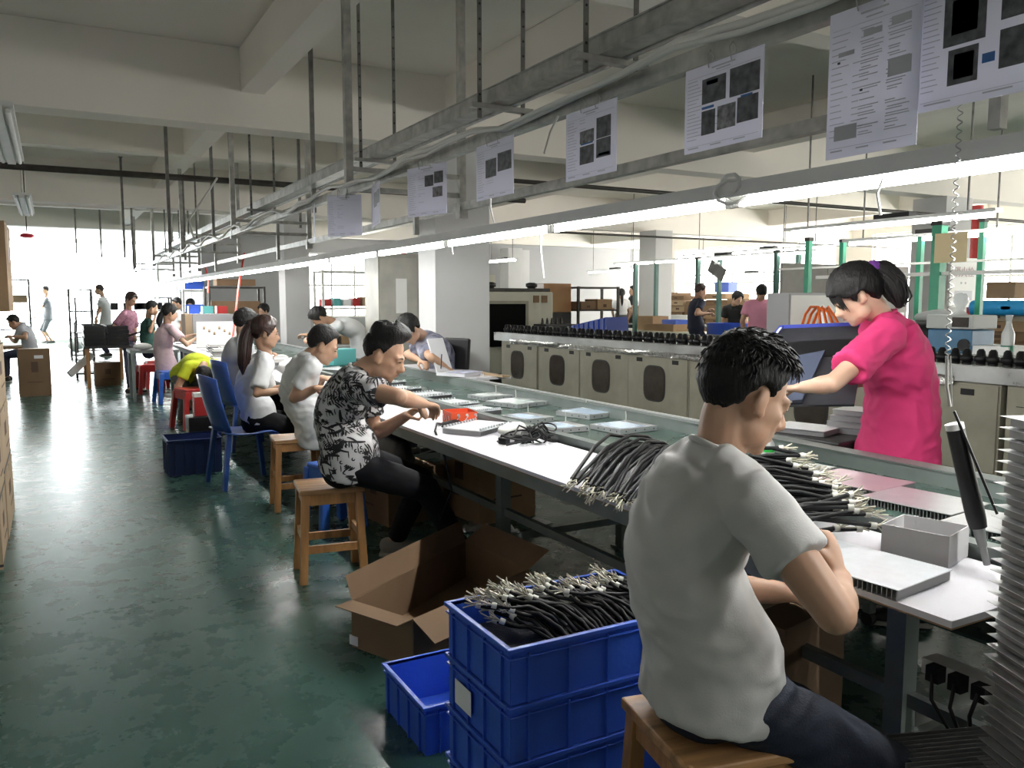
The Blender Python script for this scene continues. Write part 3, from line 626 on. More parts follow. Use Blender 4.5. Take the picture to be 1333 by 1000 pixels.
# cartons, bag and papers below the table
carton('brown carton beneath the table behind the carton flap', (2.55, 4.95, 0), (.45, .5, .52), .1)
carton('brown carton beneath the table at the seated man\'s feet', (2.0, 5.15, 0), (.42, .4, .36), .15, m=m_cardd)
carton('brown carton by the far knee of the near man', (2.12, 1.98, 0), (.38, .34, .42), .2, m=m_cardd, printed=False)
h = thing('shoulder_bag', 'black bag hanging from hooks under the table edge', 'bag', (1.78, 4.75, .36)); b = MB(); b.rtube([(0,-.2,.14),(0,0,.13),(0,.2,.14)], [(.07,.14),(.09,.16),(.07,.14)]); b.build('body', m_black, h)
b = MB(); b.tube([(-.09,-.03+.03*k,.13+.012*(k%2)) for k in range(4)], .005, 5); b.build('zip', m_steel, h); b = MB(); b.tube([(0,-.18,.2),(0,-.08,.29),(0,.08,.29),(0,.18,.2)], .012, 6); b.build('handle', m_black, h)
rr = random.Random(9)
for k, (px, py, w_, l) in enumerate(((640,672,.22,'crumpled paper nearest the carton under the table'), (618,690,.18,'grey paper scrap behind the open carton'), (655,694,.2,'torn paper flat beside the table leg'), (700,680,.18,'printed paper right of the table leg'), (705,693,.16,'folded paper below the printed one'))):
    p = W(px, py, z=.0); b = MB(); n = 6; vs = [(w_*(i/n-.5), w_*.7*(j/n-.5), .006+.03*max(0, noise.noise(V((i*.6+k*5, j*.6, k))))*(2 if k < 3 else .4)) for i in range(n+1) for j in range(n+1)]
    fs = [(i*(n+1)+j, (i+1)*(n+1)+j, (i+1)*(n+1)+j+1, i*(n+1)+j+1) for i in range(n) for j in range(n)]
    b.add(vs, fs, 0, True); o = b.build('waste_paper', m_paper if k > 1 else m_smear, at=(p.x, p.y, 0), rz=rr.uniform(0,2)); s_ = o.modifiers.new('s', 'SOLIDIFY'); s_.thickness = .0008; tag(o, l, 'paper')
    if k >= 3:
        b = MB()
        for q in range(3):
            for r_ in range(3):
                if rr.random() < .8: b.box((-.05+q*.045, -.035+r_*.03, .02), (.026, .004, .001)); b.box((-.05+q*.045, -.027+r_*.03, .02), (.018, .004, .001))
        b.build('print', m_text, o)
# heat sink stack at the right edge
sx, sy = W(1330, 1000, d=1.45).x, 0
P0 = W(1460, 760, d=1.5); rz = math.radians(-24)
n = 0; R3 = Matrix.Rotation(rz, 4, 'Z'); zt = W(1310, 580, d=1.45).z
first = None; k = 0; z = .02
h = thing('pallet', 'low grey pallet under the tall heat sink stack', 'pallet', (P0.x+.16, P0.y+.02, 0), rz)
b = MB(); b.bb((-.17,-.22,.0), (.17,.22,.018)); b.build('deck', m_frame, h)
gl = 'silver heat sink in the tall stack at the right edge'
rr = random.Random(3)
while z < zt:
    at = (P0.x+.15+rr.uniform(-.003,.003), P0.y+.02+rr.uniform(-.003,.003), z)
    if first is None:
        first = thing('heat_sink', gl, 'heat sink', at, rz, 'heat sinks of the tall stack')
        b = MB(); b.bb((-.17, -.2, .0195), (.17, .2, .0225)); b.bb((-.185, -.2, .0213), (-.17, .2, .0225)); b.build('face_plate', m_alu, first, bevel=.0008)
        b = MB(); b.bb((-.163,-.195,.0), (.163,.195,.0195)); b.build('fin_block', mat('aluminium_fins_block', (.22,.22,.22), .5, .3, var=.08, scale=6), first)
    else: dup(first, at, rz+rr.uniform(-.012,.012))
    z += .0238
# heat sink lying fins up below the table, lower right corner
p = W(1300, 1010, d=1.75)
h = thing('heat_sink', 'heat sink lying fins up beside the tall stack', 'heat sink', (p.x, p.y, 0), math.radians(-20))
b = MB(); b.bb((-.17, -.2, p.z-.06), (.17, .2, p.z-.04)); b.build('face_plate', m_alu, h)
b = MB()
for k in range(24): y = -.19+k*.38/23; b.bb((-.165, y-.0015, p.z-.04), (.165, y+.0015, p.z))
b.build('fins', m_alud, h)
h2 = thing('stacking_box', 'dark box holding up the fins-up heat sink', 'box', (p.x, p.y, 0), math.radians(-20)); b = MB(); b.bb((-.17,-.2,0), (.17,.2,p.z-.061)); b.build('body', m_cardd, h2, bevel=.005)
# ------------------------------------------------------------------ machine row behind the line
MX = 5.15
tops = ['second', 'third', 'fourth', 'fifth', 'sixth', 'seventh', 'eighth', 'ninth', 'tenth']
PY = .945
rr = random.Random(21)
win_c = [8.17-PY*(k-1) for k in range(0, 10)]
for k, yc in enumerate([9.12, 8.17, 7.28, 6.37, 5.43, 4.44, 3.47, 2.5, 1.55]):
    l = 'beige machine cabinet with rounded window, ' + ('first beyond the near pillar' if k == 0 else tops[k-1]+' counting from the near pillar')
    if k >= 6: l = 'beige machine cabinet with plain panels, ' + ('just right of', 'one place right of', 'two places right of')[k-6] + ' the woman in pink'
    h = thing('machine_cabinet', l, 'machine', (MX, yc, 0))
    b = MB(); b.bb((.012, -PY/2+.006, .10), (1.0, PY/2-.006, .93)); b.build('body', m_mach, h)
    b = MB(); b.bb((.04, -PY/2+.02, 0), (.98, PY/2-.02, .10)); b.build('plinth', m_dark, h)
    b = MB(); b.bb((.0, -PY/2+.02, .36), (.012, PY/2-.02, .915))
    b.build('front_panel', m_mach, h, bevel=.002)
    if k < 6:
        b = MB(); poly = []
        for q in range(28): a = 2*math.pi*q/28; c, s = math.cos(a), math.sin(a); poly.append((.155*math.copysign(abs(c)**.55, c), .165*math.copysign(abs(s)**.55, s)))
        Mx = Matrix.Translation((-.004, .03, .64)) @ Matrix(((0,0,1,0),(1,0,0,0),(0,1,0,0),(0,0,0,1)))
        b.prism([(x*1.09, y*1.09) for x, y in poly], 0, .006, 1, Mx); b.prism(poly, -.002, .0, 0, Mx); b.build('window', [m_smoke, m_rubber], h)
        for yy in (-.28, .27):
            b = MB(); b.bb((-.004, yy-.045, .845), (.001, yy+.045, .885)); b.build('vent_slot', m_black, h)
    else:
        b = MB(); b.bb((-.004, -.3, .845), (.001, -.21, .885)); b.build('vent_slot', m_black, h)
        b = MB(); b.bb((-.003, .05, .80), (.001, .4, .805)); b.build('seam', m_dark, h)
b = MB(); b.bb((MX-.02, .9, .932), (MX+1.02, 9.75, .938)); b.bb((MX-.02, .9, .938), (MX+.0, 9.75, 1.03)); b.bb((MX-.025, .9, 1.03), (MX+.06, 9.75, 1.036)); b.bb((MX+.3, .9, .938), (MX+.32, 9.75, 1.02)); b.bb((MX+.32, .9, .938), (MX+.33, 9.75, 1.0))
tag(b.build('machine_track', m_steel), 'steel trough running along the top of the beige machine row', 'track')
b = MB(); n = 60
vs = []; rr = random.Random(2)
for i in range(n+1):
    for j in range(5): vs.append((MX-.024-.012*abs(noise.noise(V((i*.7, j*.8, 3)))), 3.3+i*.1, .962-.014*j-.02*noise.noise(V((i*.5, j, 7)))))
b.add(vs, [(i*5+j, (i+1)*5+j, (i+1)*5+j+1, i*5+j+1) for i in range(n) for j in range(4)], 0, True)
tag(b.build('foil_strip', mat('crumpled_foil', (.62,.62,.60), .18, .9, bump=.5, bscale=25)), 'crumpled foil tape hanging over the edge of the machine row', 'foil')
h = thing('chain_conveyor', 'row of black chain carriers on top of the beige machine row', 'conveyor', (MX+.17, 1.0, .99))
rb = MB(); rb.lathe([(.040,0),(.040,.03),(.030,.035),(.030,.06),(.043,.065),(.043,.095),(.030,.10),(.026,.13),(.014,.145)], n=10); first = None
for k in range(100):
    y = .05+k*.088
    if first is None: first = rb.build('carrier', m_black, h, at=(0, y, .0))
    else:
        c = first.copy(); COL.objects.link(c); c.parent = h; c.location = ((k % 2)*.012, y, .0)
b = MB(); b.bb((-.06, 0, -.049), (.06, 8.8, .012)); b.build('chain', m_dark, h)
# things standing on the machine row
b = MB(); b.bb((5.52,.95,.941),(6.14,4.22,1.07)); tag(b.build('counter_slab', m_white), 'long white slab on the machine row behind the black carriers', 'counter')
h = thing('control_cabinet', 'grey control cabinet standing on the machine row', 'cabinet', (6.0, 5.35, .94)); b = MB(); b.bb((-.30,-.12,0), (.35,.14,.58)); b.build('body', m_wallgrey, h, bevel=.006); b = MB(); b.bb((-.28,-.126,.03), (.33,-.12,.56)); b.build('front_panel', m_white, h)
h = thing('valve_box', 'steel valve box with orange hoses before the control cabinet', 'box', (5.72, 4.45, .94)); b = MB(); b.bb((-.2,-.2,0), (.2,.3,.42)); b.build('body', m_steel, h, bevel=.004)
b = MB(); b.bb((-.205,-.2,.0), (-.2,-.05,.40)); b.build('side_panel', m_white, h)
for k in range(4):
    b = MB(); b.tube([(-.22-.02*k, .05+.05*k, .28), (-.26, .1+.05*k, .40+.02*k), (-.2, .2+.06*k, .46), (-.1, .34+.06*k, .40), (-.12, .42+.05*k, .2), (-.2,.45,.0)], .012, 7); b.build('hose', m_orange, h)
h = thing('bowl_feeder', 'yellow topped canister by the first green post', 'canister', (6.05, 4.55, 1.362)); b = MB(); b.lathe([(.07,0),(.07,.05),(.05,.06)], n=14); b.build('body', m_yel, h)
c = V((5.85, 4.5, 1.362)); h.location = (5.80, 4.55, 1.362)
# blue pump with lamp, bottle, boxes to the right
p = W(1247, 462, x=5.85)
h = thing('control_unit', 'blue and grey control unit with glass bulb on the machine row', 'device', (5.85, p.y, 1.072))
b = MB(); b.bb((-.12,-.17,0), (.16,.17,.17)); b.build('base', mat('blue_enamel', (.05,.16,.28), .4, var=.15), h, bevel=.01)
b = MB(); b.box((.02,0,.225), (.30,.36,.10)); b.build('upper_case', mat('grey_case', (.42,.44,.42), .5), h, bevel=.008)
b = MB(); b.box((-.135,-.09,.225), (.01,.12,.07)); b.build('display', m_smoke, h)
b = MB(); b.cyl((-.115,-.12,.06), (-.135,-.12,.06), .045, 16); b.build('knob', m_black, h)
b = MB(); b.lathe([(.06,.275),(.03,.30),(.025,.31),(.03,.33),(.05,.37),(.052,.40),(.035,.43),(.0,.44)], n=16); b.build('bulb', m_glassb, h)
p = W(1306, 450, x=5.8)
h = thing('spray_bottle', 'clear bottle with green base on the machine row', 'bottle', (5.80, p.y-.03, 1.072)); b = MB(); b.lathe([(.042,0),(.042,.07)], n=14); b.build('base_liquid', mat('green_liquid', (.05,.22,.14), .3), h)
b = MB(); b.lathe([(.042,.07),(.042,.15),(.025,.19),(.018,.22),(.018,.25),(.022,.25),(.022,.28)], n=14); b.build('body', m_glassb, h)
b = MB(); b.bb((0,-.6,0),(.45,.35,.05)); b.bb((.0,-.6,.05),(.03,.35,.10)); tag(b.build('parts_tray', m_white, at=(5.62, 2.35, 1.072)), 'long white tray right of the blue control unit', 'tray')
b = MB(); b.bb((0,-.3,0),(.35,.3,.06)); tag(b.build('parts_tray', m_white, at=(5.75, 3.62, 1.072)), 'white tray behind the woman in pink', 'tray')
h = thing('film_bag', 'black film roll in a plastic bag by the big green post', 'bag', (6.0, 4.02, 1.072)); b = MB(); b.rtube([(0,-.18,.12),(0,.18,.12)], [.11,.11]); b.build('roll', m_black, h); b = MB(); b.rtube([(0,-.18,.24),(.02,.0,.27),(0,.16,.25)], [.03,.045,.03]); b.build('wrap', m_smear, h)
# ------------------------------------------------------------------ parallel bench lines with green posts
def bench(label, x0, x1, y0, y1, z, m=m_steel, legs=4):
    h = thing('work_bench', label, 'bench', (x0, y0, 0)); b = MB(); b.bb((0,0,z-.03), (x1-x0, y1-y0, z)); b.build('top', m, h)
    b = MB(); b.bb((0,0,z-.11), (.03, y1-y0, z-.031)); b.bb((x1-x0-.03,0,z-.11), (x1-x0, y1-y0, z-.031)); b.build('apron', m_frame, h)
    for k in range(legs):
        for x in (.04, x1-x0-.08): y = .1+(y1-y0-.25)*k/(legs-1); b = MB(); b.bb((x, y, 0), (x+.04, y+.04, z-.111)); b.build('leg', m_frame, h)
    return h
bench('steel bench line between the machine row and the far hall', 6.55, 7.4, .8, 6.9, .80)
bench('pale bench line with green posts in the far hall', 10.3, 11.05, 9.0, 20.0, .86, m_mach2, 7)
def post(label, x, y, z, m=m_green, w=.05, z0=0.0):
    h = thing('lamp_post', label, 'post', (x, y, z0)); b = MB(); b.bb((-w/2,-w/2,.01),(w/2,w/2,z-z0)); b.build('pole', m, h)
    b = MB(); b.bb((-w,-w,0),(w,w,.01)); b.build('foot_plate', m, h)
    b = MB(); b.bb((-w*.6,-w*.6,z-z0-.03),(w*.6,w*.6,z-z0+.004)); b.build('cap', m_dark, h); return h
y1 = W(1215,470,x=6.47).y
post('green post right of the woman in pink', 6.47, y1, W(1232,288,x=6.47).z, w=.085)
post('green post behind the orange hoses', 6.47, W(1052,350,x=6.47).y, W(1052,310,x=6.47).z)
post('green post by the fire hydrant notice', 7.5, W(1278,330,x=7.5).y, W(1280,285,x=7.5).z)
post('slim green post left of the hydrant pillar', 7.5, W(1198,330,x=7.5).y, W(1200,300,x=7.5).z)
post('green post behind the ponytailed woman\'s head', 7.5, W(1097,330,x=7.5).y, W(1097,312,x=7.5).z)
for k, (px, yt) in enumerate(((827,343), (854,342), (908,336), (936,334), (1010,326), (1038,325))):
    q = W(px, 380, x=11.12 if k % 2 else 10.22); post('dark green post on the pale bench line, %s' % ('first from the pillar','second from the pillar','third from the pillar','fourth from the pillar','fifth, behind the grey cabinet','sixth, behind the grey cabinet')[k], q.x, q.y, W(px, yt, x=q.x).z, mat('dark_green_post_%d' % k, (.02,.10,.08), .45), .07)
def gantry(label, p, q, group=None, lit=True):
    p, q = V(p), V(q); h = thing('lamp_gantry', label, 'lamp', p, 0, group); d = q-p; u = d.normalized(); L = d.length
    b = MB(); b.bar((0,0,.05), d+V((0,0,.05)), .10, .03); b.build('rail', m_steel, h)
    for f_ in (.12, .88): b = MB(); b.bar(d*f_+V((0,0,.06)), d*f_+V((0,0,ZC-.002-p.z)), .012, .012); b.build('rod', m_galvd, h)
    b = MB(); b.bar(d*.35+V((0,0,.085)), d*.35+u*.35+V((0,0,.085)), .10, .04); b.build('ballast', m_black, h)
    n = max(1, int(L/1.25))
    for k in range(n): b = MB(); b.cyl(u*(k*L/n+.04)+V((0,0,.015)), u*((k+1)*L/n-.06)+V((0,0,.015)), .018, 8); b.build('tube', m_tube_r, h)
    return h
def lam(px0, py0, px1, py1, x): a, b_ = W(px0,py0,x=x), W(px1,py1,x=x); z = (a.z+b_.z)/2; return (a.x, a.y, z), (b_.x, b_.y, z)
a, c = lam(1025,302,1300,287,6.47); gantry('lamp gantry on the green posts right of the woman in pink', c, a)
a, c = lam(1100,322,1330,302,7.5); gantry('second lamp gantry behind the green posts', c, a)
a, c = lam(800,346,1060,330,10.25); gantry('lamp gantry over the near side of the pale bench line', c, a)
a, c = lam(890,336,1090,322,11.1); gantry('lamp gantry over the far side of the pale bench line', c, a)
a, c = lam(765,356,830,352,12.4); gantry('short lamp gantry before the grey partition', c, a)
a, c = lam(900,362,1040,356,13.5); gantry('lamp gantry above the far workers', c, a)
a, c = lam(635,342,672,340,9.5); gantry('lamp gantry over the oven, right of the near pillar', c, a)
b = MB(); b.bb((6.9,2.6,1.78),(6.92,6.5,1.80)); b.bb((7.5,2.6,1.70),(7.53,6.5,1.73)); b.bb((6.45,2.0,1.66),(6.49,5.6,1.69)); tag(b.build('pipe_rail', m_white), 'thin white rails tying the green posts together', 'rail')
h = thing('paper_sign', 'yellowish paper hung on the big green post', 'sign', (6.42, W(1238,312,x=6.42).y, W(1238,303,x=6.42).z)); b = MB(); b.bb((-.002,-.14,-.24),(.002,.14,.0)); b.build('sheet', mat('yellowed_paper', (.72,.60,.36), .7), h)
h = thing('clipboard', 'dark tilted clipboard on a far green post', 'board', (10.15, W(936,350,x=10.2).y, W(936,352,x=10.2).z)); b = MB(); b.box((0,0,0),(.03,.4,.22),R=Matrix.Rotation(.5,3,'X')); b.build('panel', m_smoke, h); b = MB(); b.box((0,0,.12),(.035,.1,.03)); b.build('clip', m_steel, h)
# ------------------------------------------------------------------ fire hydrant notice on the pillar, red riser
h = thing('hydrant_notice', 'white fire hydrant cabinet notice beside the right pillar', 'sign', (0,0,0))
p0, p1, p2 = W(1241,335,y=7.38), W(1272,400,y=7.38), W(1255,402,y=7.38)
b = MB(); b.bb((p0.x, 7.41, p1.z), (p1.x, 7.449, p0.z)); b.build('panel', m_white, h)
b = MB(); b.bb((p0.x+.12, 7.407, p1.z+.10), (p1.x-.1, 7.41, p1.z+.24)); b.bb((p0.x+.1, 7.407, p1.z+.06), (p1.x-.1, 7.41, p1.z+.07)); b.build('printed_block', m_text, h)
fc = bpy.data.curves.new('hydrant_text', 'FONT'); fc.body = '\u6d88\u706b\u6813'; fc.size = .16; fc.align_x = 'CENTER'; fc.extrude = .001; fc.materials.append(mat('faded_print', (.50,.36,.38), .7))
ft = bpy.data.objects.new('tmp', fc); COL.objects.link(ft); dgx = bpy.context.evaluated_depsgraph_get(); fm = bpy.data.meshes.new_from_object(ft.evaluated_get(dgx)); bpy.data.objects.remove(ft); fo = bpy.data.objects.new('lettering', fm); COL.objects.link(fo); fo.parent = h; fo.location = ((p0.x+p1.x)/2, 7.405, p0.z-.26); fo.rotation_euler = (math.pi/2, 0, 0)
b = MB()
for s in (-1, 1): b.cyl(((p0.x+p1.x)/2+s*.05, 7.41, p0.z-.36), ((p0.x+p1.x)/2+s*.05, 7.406, p0.z-.36), .018, 8)
b.build('printed_dots', m_text, h)
b = MB(); x = W(1271, 300, y=8.0).x; b.cyl((x, 8.0, 0), (x, 8.0, ZB-.0), .085, 14); b.cyl((x,8.0,1.9), (x,8.0,1.98), .11, 14); tag(b.build('fire_riser', m_redpaint), 'red fire riser pipe right of the hydrant pillar', 'pipe')
h = thing('alarm_button', 'small red alarm box on the grey panel behind the woman in pink', 'alarm', (0,0,0)); q = W(1190,372,y=8.6); b = MB(); b.bb((q.x-.07,8.55,q.z-.1),(q.x+.07,8.605,q.z+.1)); b.build('box', m_redpaint, h); b = MB(); b.bb((q.x-.03,8.545,q.z-.02),(q.x+.03,8.55,q.z+.03)); b.build('button', m_white, h)
h = thing('metal_locker', 'grey metal partition panels behind the woman in pink', 'partition', (0,0,0)); xa, xb = W(1015,350,y=8.9).x, W(1180,350,y=8.9).x
zt = W(1100,345,y=8.9).z
for k in range(3): b = MB(); b.bb((xa+(xb-xa)*k/3+.01, 8.85, 0), (xa+(xb-xa)*(k+1)/3-.01, 8.9, zt)); b.build('panel', mat('warm_grey_panel_%d' % k, (.30,.29,.27), .6, var=.06), h)
xq = W(1200,350,y=8.6).x; b = MB(); b.bb((xb+.02, 8.6, 0), (xq, 8.66, 1.95)); b.build('end_panel', m_wallgrey, h)
# ------------------------------------------------------------------ shelving, cartons and crates in the far hall
def rack(label, at, w, d, hgt, n, m=m_iron, rz=0, name='storage_rack', group=None):
    h = thing(name, label, 'rack', at, rz, group)
    for sx in (-1, 1):
        for sy in (-1, 1): b = MB(); b.bb((sx*w/2-.02, sy*d/2-.02, 0), (sx*w/2+.02, sy*d/2+.02, hgt)); b.build('upright', m, h)
    for k in range(n): z = .1+(hgt-.12)*k/(n-1); b = MB(); b.bb((-w/2, -d/2, z-.015), (w/2, d/2, z+.015)); b.build('shelf', m, h)
    return h
rr = random.Random(31)
def fill(x0, x1, y, z, n, hmax, mats, lab, grp, dy=.3):
    x = x0
    for k in range(n):
        w = (x1-x0)/n; hh = hmax*rr.uniform(.6, 1); b = MB(); b.bb((-w*.45, -dy/2, 0), (w*.45, dy/2, hh)); b.bb((-w*.1, -dy/2-.002, hh*.2), (w*.1, -dy/2, hh*.5), 1)
        o = b.build('storage_box', [mats[k % len(mats)], m_print], at=(x+w/2, y, z), bevel=.008); tag(o, lab, 'box', grp); x += w
rack('dark rack of brown trays at the right of the oven', (8.42, 12.3, 0), .85, .5, 1.70, 5)
for k in range(4): fill(8.07, 8.77, 12.3, .1+.395*k+.016, 2, .2, [m_cardd, m_card], 'brown tray on the rack right of the oven', 'trays on the rack by the oven', .4)
# stacked flat cartons along the right windows
for grp, (xx, ya, yb, zt, lab) in enumerate(((14.6, 14.4, 18.4, 1.6, 'flat brown carton in the stacks left of the windows'), (13.4, 10.6, 13.4, 1.35, 'flat brown carton in the stacks before the right windows'), (10.4, 4.2, 6.1, 1.45, 'flat brown carton in the pile right of the hydrant notice'))):
    y = ya
    while y < yb:
        z = .002 if grp != 2 else .72; w = rr.uniform(.55, .75); top = zt*rr.uniform(.75, 1)
        while z < top:
            hh = rr.uniform(.11, .17); b = MB(); b.bb((-.4, -w/2+.01, 0), (.4, w/2-.01, hh-.004)); b.bb((-.402, -.05, hh*.3), (-.4, .08, hh*.6), 1)
            tag(b.build('flat_carton', [rr.choice([m_card, m_cardd, m_card2]), m_print], at=(xx+rr.uniform(-.06,.06), y+w/2, z), rz=rr.uniform(-.03,.03)), lab, 'carton', 'flat cartons %d' % grp if False else ('cartons stacked left of the windows', 'cartons stacked before the right windows', 'cartons piled right of the hydrant notice')[grp]); z += hh
        y += w+.03
rack('shelf holding cartons right of the hydrant notice', (10.4, 5.2, 0), .9, 2.2, .70, 3, m_frame)
for k, (px, w_, l) in enumerate(((1293,.5,'blue roll on the carton pile by the hydrant notice'), (1331,.4,'second blue roll at the right frame edge'))):
    q = W(px, 401, x=9.8); b = MB(); b.cyl((0,-w_/2,0), (0,w_/2,0), .09, 14); b.cyl((0,-w_/2-.001,0), (0,w_/2+.001,0), .03, 10, 1); tag(b.build('foam_roll', [mat('bright_blue_%d' % k, (.02,.30,.65), .5), m_dark], at=(q.x, q.y, q.z)), l, 'roll')
for k, (px, py, x, sz, m, l) in enumerate(((1313,378,10.3,(.35,.35,.2),m_card,'brown carton on top of the pile by the right window'),(870,418,10.6,(.5,.9,.14),m_card,'flat open carton on the pale bench by the far pillar'),(850,408,10.72,(.4,.5,.28),m_card,'brown carton on the pale bench behind the pillar'),(880,405,10.7,(.35,.4,.22),m_blue,'blue bin on the pale bench'),(955,410,10.4,(.4,.9,.2),m_blue,'row of blue crates on the pale bench'),(890,385,13,(.3,.6,.2),m_foam,'white bag on the far shelf'),(978,388,13,(.3,.7,.14),m_teal,'green box by the far worker in pink'),(945,374,14.7,(.3,.5,.25),m_blue,'blue box on top of the far cartons'))):
    q = W(px, py, x=x); on = .86 if 'pale bench' in l else (.917 if ('far shelf' in l or 'by the far worker' in l) else None)
    hh = thing('storage_bin', l, 'box', (x, q.y, q.z-sz[2]/2 if on is None else on+.002)); b = MB(); t = .012
    b.bb((-sz[0]/2,-sz[1]/2,0),(sz[0]/2,sz[1]/2,t))
    for s in (-1,1): b.bb((s*sz[0]/2-t*(s>0),-sz[1]/2,t),(s*sz[0]/2+t*(s<0),sz[1]/2,sz[2])); b.bb((-sz[0]/2+t,s*sz[1]/2-t*(s>0),t),(sz[0]/2-t,s*sz[1]/2+t*(s<0),sz[2]))
    b.build('body', m, hh); b = MB(); b.bb((-sz[0]/2-.006,-sz[1]/2-.006,sz[2]*.82),(-sz[0]/2,sz[1]/2+.006,sz[2]*.92)); b.build('rim', m, hh)
rack('low rack below the far cartons', (13.0, 13.6, 0), .9, 6.2, .9, 3, m_frame)
# oven beyond the near pillar
h = thing('reflow_oven', 'pale machine with a black open mouth beyond the near pillar', 'machine', (6.7, 12.0, 0))
b = MB(); b.bb((-.85,-.0,.25),(.75,2.5,1.60)); b.build('body', m_mach2, h, bevel=.02)
b = MB(); b.bb((-.6,-.02,.70),(.2,.0,1.40)); b.build('mouth', mat('painted_opening_shade', (.003,.003,.003), .9, spec=.1), h); b = MB(); b.bb((-.65,-.03,1.40),(.25,-.0,1.45)); b.bb((.2,-.03,.7),(.25,0,1.4)); b.build('mouth_frame', m_mach, h)  # no cavity: shade inside the opening painted as a flat black sheet
for x in (.36,.52): b = MB(); b.bb((x,-.012,1.42),(x+.11,0,1.54)); b.build('dial_plate', m_cardd, h)
b = MB(); b.bb((-.8,.2,.0),(.7,2.3,.25)); b.build('plinth', m_dark, h)
for x in (-.3, .5): b = MB(); b.lathe([(.07,1.6),(.07,1.68),(.10,1.69),(.10,1.74),(.05,1.76)], at=(x,.3,0), n=12); b.build('vent_stub', m_dark, h)
b = MB(); b.bb((-.8,.1,1.60),(.75,.14,1.66)); b.build('top_rail', m_iron, h)
h = thing('side_table', 'small dark tool stand in front of the oven', 'table', (7.2, 11.6, 0)); b = MB(); b.bb((-.25,-.2,1.04),(.25,.2,1.07)); b.build('top', m_dark, h)
for s in (-1,1): b = MB(); b.bb((s*.2-.02,-.15,0),(s*.2+.02,.15,1.04)); b.build('leg', m_frame, h)
for k in range(5): tag(MB().lathe([(.025,0),(.02,.06),(.008,.1)], n=8).build('small_tool', m_iron, at=(7.0+.09*k, 11.6, 1.072)), 'small dark tool standing on the stand before the oven', 'tool', 'tools on the stand')
h = thing('curtain_booth', 'booth with an amber plastic curtain beside the oven', 'booth', (7.95-.28, 12.5, 0)); b = MB(); b.bb((-.28,-.3,.0),(.28,.3,1.25)); b.build('base', m_dark, h); b = MB(); b.bb((-.28,-.3,1.25),(.28,.3,1.75)); b.build('curtain', mat('amber_plastic', (.32,.13,.05), .3, col2=(.40,.24,.10), scale=2), h, bevel=.01)
h = thing('plastic_crate', 'tilted pile of dark blue crates on the conveyor beyond the machine row', 'crate', (6.55, 9.35, .94)); b = MB(); b.box((0,0,.13),(.35,.85,.2),R=Matrix.Rotation(-.16,3,'X')); b.build('walls', mat('dark_blue_plastic', (.02,.05,.28), .35), h); b = MB()
for k in range(7): b.box((-.18,-.36+k*.12,.13-(-.36+k*.12)*.16*-1*-1),(.02,.012,.2)); 
b.build('ribs', m_blue, h)
b = MB(); b.bb((6.3,8.2,.85),(7.6,11.2,.93)); b.bb((6.35,8.3,0),(6.4,8.35,.85)); b.bb((7.5,8.3,0),(7.55,8.35,.85)); b.bb((6.35,11.1,0),(6.4,11.15,.85)); b.bb((7.5,11.1,0),(7.55,11.15,.85)); tag(b.build('roller_table', m_steel), 'pale steel roller table between machine row and oven', 'table')
b = MB(); b.bb((0,0,0),(.3,.9,.06)); tag(b.build('cardboard_pad', m_card2, at=(8.6, 9.6, .83)), 'pale card pad on the far bench by the ponytailed far worker', 'card'); bench('low pale bench before the far pillar', 8.3, 9.3, 8.8, 11.9, .83, m_mach2, 3)
# pilaster pipe and meter on the partition
h = thing('pipe_box', 'cream pipe and meter box before the grey partition', 'pipe', (11.0, 21.6, 0)); b = MB(); b.cyl((0,0,0),(0,0,3.1),.09,10); b.build('pipe', m_card2, h); b = MB(); b.bb((-.35,-.12,1.7),(.35,.0,2.2)); b.build('meter_box', m_mach2, h)
# ------------------------------------------------------------------ left part: beyond the near pillar, left of it
h = thing('tall_cabinet', 'tall scuffed grey cabinet standing left of the near pillar', 'cabinet', (3.75, 9.55, 0), .0); b = MB(); b.bb((-.30,-.0,.05),(.22,.5,2.02)); b.build('body', mat('scuffed_grey', (.36,.35,.31), .5, var=.2, scale=3), h, bevel=.005)
b = MB(); b.bb((-.28,-.012,.1),(.20,.0,1.97)); b.build('door', mat('scuffed_door', (.40,.39,.35), .5, var=.22, scale=2.5), h); b = MB(); b.bb((-.08,-.02,1.3),(.06,-.012,1.72)); b.build('notice', m_white, h); b = MB(); b.bb((.22,.02,.05),(.24,.48,2.02)); b.build('edge_strip', m_dark, h)
b = MB(); b.bb((-.2,.1,2.021),(.1,.4,2.07)); b.build('red_lid', m_redpaint, h)
def shelfset():
    h = rack('white shelf unit of small parts left of the tall cabinet', (4.55, 13.6, 0), 1.35, .5, 1.95, 4, m_white)
    its = [(m_redpaint,.12),(m_teal,.14),(m_foam,.12),(m_redpaint,.14),(m_card2,.16),(m_foam,.1),(m_red,.2),(m_card,.22)]
    for k, (m, hh) in enumerate(its): tag(MB().box((0,0,hh/2),(.12,.3,hh)).build('parts_bin', m, at=(3.98+.165*k, 13.6, 1.358)), 'small bin on the middle shelf of the white shelf unit', 'bin', 'bins on the white shelf unit')
    for k in range(5): tag(MB().box((0,0,.07),(.2,.3,.14)).build('parts_bin', [m_dark, m_card, m_iron][k % 3], at=(4.05+.25*k, 13.6, .735)), 'dark bin on the lower shelf of the white shelf unit', 'bin', 'lower bins on the white shelf unit')
shelfset()
h = rack('dark shelf with brown cartons between the far pillars', (3.05, 16.4, 0), 1.0, .5, 1.72, 4, m_iron)
for k in range(2):
    for z in (1.206, .66): tag(MB().box((0,0,.12),(.42,.4,.24)).build('storage_box', m_cardd, at=(2.8+.48*k, 16.4, z)), 'brown box on the dark shelf between the far pillars', 'box', 'boxes on the dark shelf')
